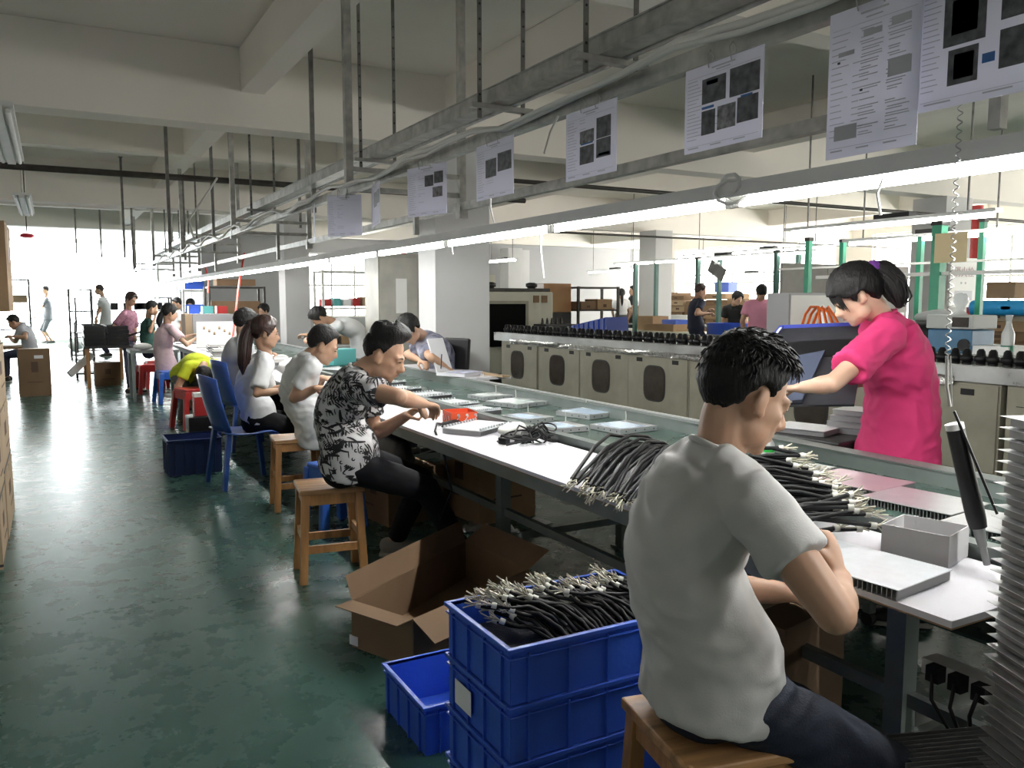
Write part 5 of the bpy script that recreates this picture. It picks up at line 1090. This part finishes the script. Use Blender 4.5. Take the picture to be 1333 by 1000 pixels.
def person(label, pel, neck, az, head, hands=(None,None), feet=(None,None), H=1.68, mid=None, twist=0.0, fem=False, shirt=m_tee, sleeve=.62, trou=m_trou, shoe=m_shoed, skin=m_skin, hair='short', hairm=None, tail=None, tiem=None,
           vox=.009, svox=.012, wr=.004, hem=.06, fat=1.0, hints=((0,0,0),(0,0,0)), curl=(.6,.6), hnorm=(None,None), hdir=(None,None), knee=None, locks=0, shorts=False, group=None, shfwd=.02, seed=0, shw=None, collar=False, open_legs=.1, elbows=(None,None), bare=None):
    k = H/1.70; hairm = hairm or m_hair; pel, neck = V(pel), V(neck); a = math.radians(az); at = math.radians(az+twist)
    F = V((math.cos(a), math.sin(a), 0)); Rv = V((math.sin(a), -math.cos(a), 0)); F2 = V((math.cos(at), math.sin(at), 0)); R2 = V((math.sin(at), -math.cos(at), 0))
    sp = neck-pel; su = sp.normalized(); mid = V(mid) if mid is not None else pel.lerp(neck, .5)-F*.03*k
    c1 = pel.lerp(mid, .5)*.5+(pel+(mid-pel)*.5)*.5; up2 = (neck-mid).normalized(); fw2 = (F2-up2*F2.dot(up2)).normalized()
    o = None
    # ---- skin body
    b = MB(); hp, haz, hpit, hrol = head; hp = V(hp); Mh = head_matrix(hp, haz, hpit, hrol, k*(1.02 if fem else 1.02)); head_parts(b, Mh, k, fem)
    b.rtube([neck-up2*.05*k, neck+up2*.02*k, (Mh @ V((0,-.030,-.055))), (Mh @ V((0,-.022,-.01)))], [(.062*k,.058*k),(.055*k*(.88 if fem else 1),.056*k),(.053*k*(.86 if fem else 1),.056*k),(.05*k,.055*k)], 14, R2, 4)
    sw = (shw or (.163 if fem else .178))*k
    b.rtube([pel, pel.lerp(mid,.6), mid, mid.lerp(neck,.5), neck-up2*.06*k], [(.13*k,.10*k),(.12*k,.09*k),(.12*k,.085*k),(.13*k,.085*k),(.08*k,.055*k)], 14, Rv, 3)
    SH, EL, WR = [], [], []
    for s, ht, hi, eb in ((1, hands[0], hints[0], elbows[0]), (-1, hands[1], hints[1], elbows[1])):   # right, left
        S_ = neck-up2*.055*k+R2*s*sw+fw2*shfwd*k
        if ht is None: ht = S_+V((0,0,-.5*k))+F2*.08
        ht = V(ht); hint = V(hi) if V(hi).length > 0 else (R2*s*.6-V((0,0,1))-F2*.2)
        e = V(eb) if eb is not None else ik(S_, ht, .285*k, .255*k, hint)
        SH.append(S_); EL.append(e); WR.append(ht)
        ar = .046*k*(.86 if fem else 1)*fat**.5
        b.rtube([S_, S_.lerp(e,.5), e], [ar*1.12, ar, ar*.86], 12, F2, 5); b.rtube([e+(S_-e).normalized()*.01, e.lerp(ht,.3), e.lerp(ht,.7), ht], [ar*.86, ar*.9, ar*.66, (ar*.58, ar*.50)], 12, F2, 4)
        i = 0 if s > 0 else 1; fd = (ht-e).normalized() if hdir[i] is None else V(hdir[i]); nn_ = V((0,0,1)) if hnorm[i] is None else V(hnorm[i])
        if abs(fd.normalized().dot(nn_.normalized())) > .95: nn_ = F2
        hand(b, ht, fd, nn_, -s, curl[i], k*(.93 if fem else 1), 1.0 if vox < .008 else 1.12)
    HP, KN, AN = [], [], []
    for s, ft in ((1, feet[0]), (-1, feet[1])):
        hj = pel+Rv*s*.085*k-su*.03*k
        ft = V(ft) if ft is not None else pel+F*.42*k+Rv*s*open_legs-V((0,0,pel.z-.09))
        kn = ik(hj, ft, .425*k, .40*k, (V(knee[0 if s > 0 else 1]) if knee else F+V((0,0,.6))+Rv*s*.1)); HP.append(hj); KN.append(kn); AN.append(ft)
        b.rtube([hj, hj.lerp(kn,.5), kn], [.066*k,.058*k,.046*k], 10, Rv, 3); b.rtube([kn, kn.lerp(ft,.3), kn.lerp(ft,.75), ft], [.046*k,.050*k,.036*k,.033*k], 10, Rv, 3)
        b.rtube([ft+V((0,0,-.01))-F*.02, ft+F*.07-V((0,0,.045))], [.035*k,.03*k], 8, Rv, 2)
    body = remesh('person', b, vox, 5 if vox < .008 else 3, skin); tag(body, label, 'person', group)
    # eyes, brows, lips
    for s in (-1,1):
        q = MB(); q.tube([(s*.017,.0865,.004),(s*.024,.0885,.0065),(s*.033,.086,.006),(s*.042,.079,.0025)], [.0012,.0032,.0034,.0012], 6); q.xf(Mh); q.build('eye', m_eye, body)
        q = MB(); q.tube([(s*.014,.0905,.022),(s*.028,.090,.027),(s*.046,.078,.022)], [.0026,.0036,.0012], 6); q.xf(Mh); q.build('eyebrow', m_hair, body)
    q = MB(); q.tube([(-.019,.084,-.0605),(0,.0945,-.0595),(.019,.084,-.0605)], [.0012,.0042,.0012], 6); q.xf(Mh); q.build('lips', m_lip, body)
    # ---- hair
    b = MB(); hair_cap(b, Mh, hair, seed)
    if locks: strands(b, Mh, hair, locks, seed, up=.22)
    if tail: 
        q = MB(); pts = [V(p) for p in tail['pts']]
        if tail.get('local', True): pts = [Mh @ p for p in pts]
        q.rtube(pts, tail['r'], 12, R2, 5); b.add(q.v, q.f, 0, True)
        rr = random.Random(seed+5)
        for _ in range(tail.get('n', 0)):
            of = V((rr.uniform(-1,1), rr.uniform(-1,1), 0)); pp = []
            for i, p in enumerate(pts): r_ = tail['r'][i]; r_ = r_ if not isinstance(r_, tuple) else max(r_); pp.append(p+of.normalized()*r_*rr.uniform(.8,1.15))
            pp[-1] = pp[-1]+(pts[-1]-pts[-2])*rr.uniform(-.1,.35)
            b.rtube(pp, [.004]*(len(pp)-1)+[.001], 5, R2, 3)
    if hair == 'fringe':
        rr = random.Random(seed+9); q = MB()
        for j in range(26):
            x = -.062+.124*j/25; y0 = .083-abs(x)*.45; z1 = rr.uniform(-.005,.022)-abs(x)*.55
            q.rtube([(x*.9,y0-.02,.085),(x*1.02,y0+.012,.052),(x*1.1+rr.uniform(-.004,.004),y0+.012,z1)], [.006,.005,.0008], 6, (1,0,0), 3)
        q.xf(Mh); b.add(q.v, q.f, 0, True)
    hr = b.build('hair', hairm, body)
    if tiem: q = MB(); p0 = (Mh @ V(tail['pts'][tail.get('tie',1)])) if tail.get('local', True) else V(tail['pts'][1]); q.ell(p0, (.047*k,.040*k,.044*k), n=12); oo = q.build('hair_tie', tiem, body); oo['label'] = 'coloured hair tie'
    # ---- shirt
    b = MB(); w = 1.0*fat*(.93 if fem else 1.0)*k; dp = 1.0*fat*k
    pts = [pel-su*hem*k+F*.012, pel+su*.02+F*.012, pel.lerp(mid,.55), mid, mid.lerp(neck,.45)-fw2*.005, mid.lerp(neck,.78), neck-up2*.015*k, neck+up2*.022*k]
    rad = [(.182*w,.148*dp),(.180*w,.146*dp),(.164*w,.126*dp),(.162*w,.118*dp),(.172*w,.120*dp),(.158*w,.104*dp),(.092*w,.068*dp),(.068*k,.066*k)]
    b.rtube(pts, rad, 24, Rv.lerp(R2,.5), 5, round_caps=False)
    for i in (0,1):
        S_, e = SH[i], EL[i]; s = 1 if i == 0 else -1
        b.rtube([neck-up2*.02*k+R2*s*.03*k, neck-up2*.03*k+R2*s*.09*k, S_-up2*.004], [.058*k,.060*k,.060*k], 12, F2, 3)
        if sleeve <= 1.0: tip = S_.lerp(e, sleeve); ds = (e-S_).normalized(); b.rtube([S_-ds*.01, S_.lerp(e, sleeve*.5), tip], [.068*k*fat**.5,.066*k*fat**.5,.070*k*fat**.5], 16, F2, 5, round_caps=False); b.ell(S_, (.064*k,.064*k,.064*k), n=14)
        else: tip = e.lerp(WR[i], sleeve-1); b.rtube([S_, S_.lerp(e,.5), e], [.066*k,.060*k,.054*k], 14, F2, 5); b.rtube([e, e.lerp(tip,.5), tip], [.054*k,.052*k,.047*k], 14, F2, 5, round_caps=False)
    so = remesh('shirt', b, svox, 8 if svox < .0085 else 5, shirt, body, wr, seed)
    if not collar and svox < .0125:
        q = MB(); c = neck+up2*.014*k; q.tube([c+R2*math.cos(2*math.pi*j/24)*.069*k+fw2*math.sin(2*math.pi*j/24)*(.069*k)-up2*(.012*math.sin(2*math.pi*j/24)) for j in range(25)], (.0075*k), 8); q.build('neckband', shirt, body)
    if collar:
        q = MB(); c = neck+up2*.02*k; n = 16
        ring = lambda r, h: [c+R2*math.cos(2*math.pi*j/n)*r+fw2*math.sin(2*math.pi*j/n)*r*1.0+up2*h for j in range(n)]
        q.add(ring(.064*k,-.01)+ring(.066*k,.03*k)+ring(.084*k,-.012*k), [(i*n+j, i*n+(j+1)%n, (i+1)*n+(j+1)%n, (i+1)*n+j) for i in range(2) for j in range(n)], 0, True); cc = q.build('collar', shirt, body); s_ = cc.modifiers.new('s','SOLIDIFY'); s_.thickness = .004
    # ---- trousers and shoes
    b = MB(); b.rtube([pel-su*.06*k-F*.01*k, pel-F*.0*k, pel+su*.02*k], [(.145*k*fat,.110*k*fat),(.156*k*fat,.112*k*fat),(.130*k*fat,.090*k*fat)], 18, Rv, 4)
    for i in (0,1):
        b.rtube([HP[i], HP[i].lerp(KN[i],.5), KN[i]], [.092*k*fat**.5,.080*k*fat**.5,.064*k], 14, Rv, 4)
        if not shorts: b.rtube([KN[i], KN[i].lerp(AN[i],.35), AN[i]+V((0,0,.01))], [.064*k,.060*k,.050*k], 12, Rv, 4, round_caps=False)
    remesh('trousers', b, svox*1.15, 3, trou, body, wr*.9, seed+3)
    for i in (0,1):
        q = MB(); A_ = AN[i]; z0 = A_.z-.085; P_ = lambda f, z: V((A_.x, A_.y, z0))+F*f*k+V((0,0,z*k))
        q.rtube([P_(-.055,.05), P_(.0,.052), P_(.08,.04), P_(.16,.028)], [(.036*k,.045*k),(.040*k,.05*k),(.044*k,.036*k),(.036*k,.024*k)], 12, Rv, 3); sh = q.build('shoe', shoe, body)
        q = MB(); q.prism([(-.09,-.036),(-.06,-.044),(.1,-.05),(.17,-.04),(.195,0),(.17,.04),(.1,.05),(-.06,.044),(-.09,.036)], 0, .016, 0, Matrix.Translation((A_.x,A_.y,z0)) @ Matrix.Rotation(a,4,'Z') @ Matrix.Scale(k,4)); q.build('sole', m_sole, sh)
    PEOPLE[label] = (body, so); return body, so, (SH, EL, WR)
def px(x, y, d): return W(x, y, d=d)

def ink_print(so, n, seed, m, words=True):
    "brush strokes of a printed pattern laid on the cloth surface"
    from mathutils.bvhtree import BVHTree
    me = so.data; vs = [v.co.copy() for v in me.vertices]; bv = BVHTree.FromPolygons(vs, [tuple(p.vertices) for p in me.polygons]); rr = random.Random(seed); b = MB()
    def ribbon(p, dr, nrm, L, w0, bend, k=6):
        ls, rs = [], []
        for i in range(k+1):
            t = i/k; q = bv.find_nearest(p)
            if q[0] is None: return
            nrm = q[1]; dr = (dr-nrm*dr.dot(nrm)).normalized(); side = nrm.cross(dr); w = w0*(math.sin(math.pi*(.12+.8*t))**.6); c = q[0]+nrm*.0022
            ls.append(c+side*w); rs.append(c-side*w); p = q[0]+dr*L/k; dr = (dr+side*bend/k).normalized()
        b.add(ls+rs, [(i, i+1, k+2+i, k+1+i) for i in range(k)], 0, True)
    pol = [p for p in me.polygons if p.area > 1e-6]
    for _ in range(n):
        p = rr.choice(pol); nr = p.normal.copy(); up = (V((0,0,1))-nr*nr.z)
        if up.length < .2: continue
        up.normalize(); sd = nr.cross(up); a = rr.choice([.15,.25,1.3,1.45,.9,-.6])+rr.uniform(-.2,.2); c = p.center.copy(); d0 = up*math.sin(a)+sd*math.cos(a)
        kind = rr.random()
        if kind < .45:
            for j in range(rr.randint(3,6)): ribbon(c+(sd*math.sin(a)*-.018+up*.004)*j, d0, nr, rr.uniform(.015,.045), rr.uniform(.0022,.0055), rr.uniform(-.4,.4), 4)
        elif kind < .75: ribbon(c, d0, nr, rr.uniform(.04,.10), rr.uniform(.004,.009), rr.uniform(-1.6,1.6))
        else:
            ribbon(c, d0, nr, .03, .004, 5.5); ribbon(c+sd*.02, up, nr, .035, .003, .2, 3)
    return b.build('ink_print', m, so)
# 1 near man in grey-white T-shirt
person('man in a grey-white T-shirt with his back turned, seated beside the crate stack', px(918,862,1.86), px(934,596,1.84), -12, (px(971,518,1.84), -14, 22, 0),
       hands=(px(1092,752,1.70), px(1030,772,2.02)), elbows=(px(1088,800,1.56), px(925,765,2.05)), feet=(V((1.95,.98,.09)), V((1.98,1.40,.09))), mid=px(886,724,1.86), H=1.70, twist=-6,
       shirt=m_tee, trou=m_jean, vox=.0055, svox=.008, wr=.009, hem=.10, locks=1100, curl=(1.25,.9), hnorm=(tuple(RGT*.9-FWD*.7),(0,-.3,1)), hdir=(tuple(px(1078,700,1.75)-px(1092,752,1.70)),(.6,-.25,-.05)), seed=1, shoe=m_shoe, sleeve=.54)
# 2 man in patterned shirt
b2 = person('man in a black and white lettering print shirt on a wooden stool', px(452,592,4.25), px(470,487,4.11), -28, (px(500,463,4.09), -36, 24, 0),
       hands=(px(552,526,4.0), px(530,541,4.25)), elbows=(px(519,517,3.80), None), feet=(W(600,715,d=4.45), W(516,703,z=.09)), H=1.79, mid=px(441,538,4.25), shirt=m_bw, trou=m_trou, vox=.0065, svox=.010, wr=.004, hem=.07, hair='undercut', locks=0,
       curl=(.8,.8), hints=((.2,-.5,-.5),(0,.3,-1)), seed=2, shoe=m_shoe, sleeve=.62, fat=.97)
ink_print(b2[1], 800, 5, m_ink)
# 3 man in white shirt
person('man in a white short sleeved shirt on the stool behind the print shirt man', px(408,552,5.78), px(402,467,5.62), -10, (px(421,451,5.58), -20, 26, 0), hands=(px(413,505,5.42), px(420,492,5.75)), elbows=(px(383,518,5.50), None), mid=px(386,510,5.76), shirt=m_polo, trou=m_trou, vox=.009, svox=.011, wr=.011, hem=.12, collar=True, curl=(.9,.9), seed=3, feet=(V((2.0,5.5,.09)), V((2.0,5.9,.09))), sleeve=.68, hdir=((.8,.4,-.1),(.8,-.2,-.1)))
# 4 woman with ponytail
person('woman with a long brown ponytail in a white blouse on a blue chair', px(334,540,6.62), px(344,463,6.55), -6, (px(346,434,6.5), -12, 8, 0), hands=(px(376,507,6.4), px(378,500,6.7)), mid=px(325,502,6.6), H=1.62, fem=True, shirt=m_polo, trou=m_trou, hair='long', hairm=m_hairb, vox=.010, svox=.012, wr=.009, seed=4, sleeve=.85, hem=.05,
       tail=dict(pts=[(0,-.085,.07),(0,-.125,.05),(0,-.15,-.05),(.01,-.15,-.16),(.01,-.14,-.27),(.0,-.13,-.36)], r=[.026,.040,.054,.054,.042,.014], n=24), tiem=m_blackc, feet=(V((1.95,6.5,.09)), V((1.95,6.85,.09))))
# 5 grey tee behind her
person('person in a grey T-shirt half hidden behind the ponytailed woman', px(312,498,8.2), px(315,443,8.1), 5, (px(320,421,8.05), 12, 15, 0), hands=(px(345,470,8.1), px(345,465,8.4)), mid=px(304,470,8.2), shirt=cloth('light_grey_cotton', (.40,.41,.43)), trou=m_trou, hair='long', vox=.012, svox=.015, wr=.004, seed=5, hem=.05)
# 6 bending worker
person('worker in a lime yellow shirt bent right down over a red stool', px(240,487,10.15), px(264,476,9.7), -70, (px(263,490,9.55), -75, 95, 0), hands=(px(248,526,9.55), px(262,527,9.6)), mid=px(254,472,9.95), shirt=m_yelw, trou=m_greyu, hair='long', vox=.012, svox=.014, wr=.004, seed=6, hem=.03, feet=(px(236,548,9.9), px(255,548,10.2)))
# 7 pale pink shirt
person('woman in a pale pink shirt with low black ponytail on a blue stool', px(216,480,12.0), px(217,424,11.9), 18, (px(221,408,11.85), 10, 12, 0), hands=(px(254,441,12.0), px(252,436,12.3)), elbows=(px(243,449,11.75), None), mid=px(212,452,12.0), H=1.62, fem=True, shirt=m_pale, trou=m_navy, hair='long', vox=.012, svox=.014, wr=.005, seed=7, hem=.06, fat=1.1, tail=dict(pts=[(0,-.09,-.01),(0,-.12,-.04),(-.01,-.125,-.14),(-.02,-.11,-.22)], r=[.03,.04,.045,.015]))
# 8 green shirt
person('worker in a dark green patterned shirt, hand raised to the cheek', px(194,455,14.2), px(193,416,14.1), 5, (px(198,402,14.0), 0, 20, 0), hands=(px(202,412,13.95), px(222,440,14.4)), elbows=(px(196,432,13.85), None), shirt=m_gflor, trou=m_navy, hair='short', vox=.012, svox=.015, wr=.004, seed=8, H=1.62, fem=True)
# 9 floral blouse, standing
person('woman in a pink floral blouse standing with a dark tray in her hands', px(164,442,14.4), px(167,405,14.35), -35, (px(171,390,14.25), -45, 28, 0), hands=(px(165,433,14.1), px(176,438,14.4)), feet=(V((1.0,14.05,.09)), V((1.10,14.25,.09))), H=1.58, fem=True, fat=1.08, shirt=m_floral, trou=m_navy, hair='long', hairm=m_hairb, vox=.012, svox=.015, wr=.005, seed=9, hem=.10, sleeve=.9, knee=((.6,-.8,.3),(.6,-.8,.3)), tail=dict(pts=[(0,-.09,.0),(-.03,-.11,-.06),(-.05,-.10,-.16)], r=[.03,.035,.012]))
p = px(172,436,14.15); b = MB(); b.box((0,0,0),(.30,.20,.03),R=Matrix.Rotation(-.35,3,'Y')); tag(b.build('black_tray', m_black, at=p, rz=-.3), 'dark tray held by the woman in the floral blouse', 'tray')
# 10 white tee standing
def standing(label, pel, neck, az, head, **kw):
    f = V((pel[0], pel[1], .09)); a = math.radians(az); Rv = V((math.sin(a), -math.cos(a), 0)); F = V((math.cos(a), math.sin(a), 0))
    return person(label, pel, neck, az, head, feet=(f+Rv*.10+F*.04, f-Rv*.10-F*.05), knee=(tuple(F+Rv*.05), tuple(F-Rv*.05)), **kw)
p1_ = px(138,421,21.5)
standing('man in a white T-shirt standing with his back turned in the bright bay', p1_, px(134,388,21.3), 165, (px(129,378,21.2), 175, 15, 0), hands=(px(126,412,21.0), px(125,416,21.6)), shirt=m_polo, trou=m_navy, hair='short', hairm=m_hairb, vox=.013, svox=.016, wr=.004, seed=10, H=1.72, hem=.08)
# 11 grey uniform standing
standing('man in a grey uniform and long shorts standing far off with a pole', px(63,413,28.2), px(60,388,28.2), 190, (px(59,378,28.1), 185, 12, 0), hands=(px(52,405,27.8), px(47,411,28.4)), shirt=m_greyu, trou=m_greyu, hair='short', vox=.014, svox=.018, seed=11, H=1.78, hem=.12, shorts=True)
b = MB(); b.tube([px(30,424,28.2), px(52,405,27.75)], .022, 8); b.tube([px(36,412,28.4), px(49,409,28.3)], .02, 8); tag(b.build('broom_pole', m_white), 'long pale pole held by the man in grey uniform', 'pole')
# 12 seated at left
person('man in a grey polo seated at the small desk by the left cartons', px(40,456,14.95), px(29,424,14.8), 172, (px(18,420,14.7), 178, 38, 0), hands=(px(16,438,14.5), px(13,440,14.9)), elbows=(px(33,440,14.5), None), shirt=cloth('grey_polo', (.42,.43,.46)), trou=m_navy, vox=.012, svox=.015, wr=.004, seed=12, collar=True)
b = MB(); b.bb((-.15,-.15,.42),(.15,.15,.46)); 
for sx in (-.12,.12):
    for sy in (-.12,.12): b.bb((sx-.02,sy-.02,0),(sx+.02,sy+.02,.42))
pp = px(40,456,14.95); tag(b.build('wooden_stool', m_wood, at=(pp.x, pp.y, 0)), 'wooden stool under the man at the small desk', 'stool')
# 13 two far heads
person('far worker behind the bright board, left of two', px(230,430,18.2), px(230,405,18.2), 200, (px(230,396,18.1), 190, 20, 0), shirt=m_polo, trou=m_navy, vox=.014, svox=.018, seed=13)
person('far worker behind the bright board, right of two', px(248,432,19.2), px(248,407,19.2), 250, (px(248,397,19.1), 250, 25, 0), shirt=m_greyu, trou=m_navy, hair='long', vox=.014, svox=.018, seed=14, fem=True)
# 14 across the line
person('worker in a white T-shirt bending low across the belt beyond the near workers', px(474,462,10.6), px(437,421,10.3), 165, (px(416,414,10.15), 170, 55, 0), hands=(px(404,440,9.9), px(398,436,10.4)), mid=px(463,430,10.5), shirt=m_polo, trou=m_navy, hair='long', vox=.011, svox=.014, wr=.005, seed=15, hem=.04, sleeve=.7)
person('dark haired worker far across the belt, only the hair in view', px(346,440,16), px(346,417,15.9), 190, (px(343,405,15.8), 200, 15, 0), shirt=m_polo, trou=m_navy, hair='long', vox=.014, svox=.018, seed=16, fem=True)
person('worker in white sleeves leaning in across the belt, left of the bending one', px(402,462,11.6), px(386,432,11.3), 185, (px(404,411,11.2), 185, 40, 0), hands=(px(376,450,10.6), px(388,446,11)), shirt=m_polo, trou=m_navy, vox=.012, svox=.015, wr=.004, seed=17, sleeve=1.7) if False else None
b = MB(); b.ell((0,0,.06),(.22,.14,.09)); b.ell((.1,.12,.08),(.14,.1,.07)); o = remesh('white_bag', b, .015, 2, m_foam, None, .012, 4); q = W(374,462,z=.757); o.location = (2.06, 7.95, .757); tag(o, 'crumpled white bag on the worktop past the ponytailed woman', 'bag')
b = MB(); b.box((0,0,.09),(.3,.22,.18)); o = b.build('teal_box', m_teal, at=(2.75, 8.9, .745), rz=.3, bevel=.01); tag(o, 'teal box on the belt before the bending worker', 'box')
# 15 tie-dye
person('man in a blue tie-dye shirt writing across the belt by the pillar', px(578,497,7.95), px(552,440,7.55), 188, (px(533,430,7.35), 196, 48, 8), hands=(px(580,478,7.25), px(548,470,7.3)), elbows=(px(562,466,7.12), px(530,462,7.5)), mid=px(573,462,7.9), shirt=m_tie, trou=m_navy, hair='fringe', vox=.009, svox=.012, wr=.009, seed=18, H=1.72, hem=.04, sleeve=.8, curl=(1.1,.7))
b = MB(); a_ = px(574,480,7.1); b.cyl(a_, a_+V((.03,.05,.12)), .005, 8); tag(b.build('pen', m_black), 'pen in the hand of the tie-dye shirt man', 'pen')
# 16 woman in pink
pk = px(1170,612,3.75)
standing('woman in a hot pink T-shirt standing behind the belt with her ponytail tied', pk, px(1147,417,3.64), 140, (px(1115,386,3.60), 139, 33, 0), hands=(px(1098,500,4.05), px(1040,505,3.36)), elbows=(None, px(1083,500,3.30)), mid=px(1173,505,3.75), H=1.68, fem=True, fat=1.27, shirt=m_pink, trou=m_blackc, hair='fringe', skin=m_skin2, vox=.0075, svox=.009, wr=.010, seed=19, hem=.02, sleeve=.72, curl=(.6,.7),
       tail=dict(pts=[(.0,-.08,.065),(.0,-.115,.06),(.01,-.14,.03),(.01,-.15,-.03),(.0,-.14,-.09),(-.01,-.125,-.12)], r=[.03,.035,.058,.062,.048,.02], n=40), tiem=mat('purple_hair_tie', (.12,.03,.22), .6))
# 17 far hall workers
person('far worker in a light pink hooded top, back turned', px(988,425,13.2), px(988,392,13.1), 60, (px(991,382,13.0), 60, 10, 0), shirt=m_hood, trou=m_navy, hair='short', vox=.013, svox=.016, wr=.004, seed=20)
person('far worker in dark navy at the pale bench beside the green posts', px(905,425,14.6), px(908,390,14.5), -20, (px(912,380,14.4), -30, 20, 0), shirt=m_navy, trou=m_navy, hairm=m_hairb, vox=.013, svox=.016, seed=21, hands=(px(922,408,14.3), px(922,405,14.5)))
person('far worker in black leaning over the bench, left of the pink hooded one', px(958,428,16.0), px(956,398,15.8), -160, (px(960,389,15.6), -90, 30, 0), shirt=m_blackc, trou=m_navy, hair='long', vox=.013, svox=.016, seed=22)
standing('far woman in white with a long black ponytail by the far pillar', px(809,408,21), px(809,390,21), 60, (px(809,383,20.9), 60, 8, 0), shirt=m_polo, trou=m_greyu, hair='long', fem=True, vox=.014, svox=.018, seed=23, H=1.6, tail=dict(pts=[(0,-.09,.03),(0,-.13,-.02),(0,-.13,-.2),(0,-.12,-.32)], r=[.03,.035,.035,.012]))
standing('far man in black standing against the far pillar', px(823,406,22), px(823,386,22), 150, (px(824,379,21.9), 150, 8, 0), shirt=m_blackc, trou=m_blackc, vox=.014, svox=.018, seed=24, H=1.75)
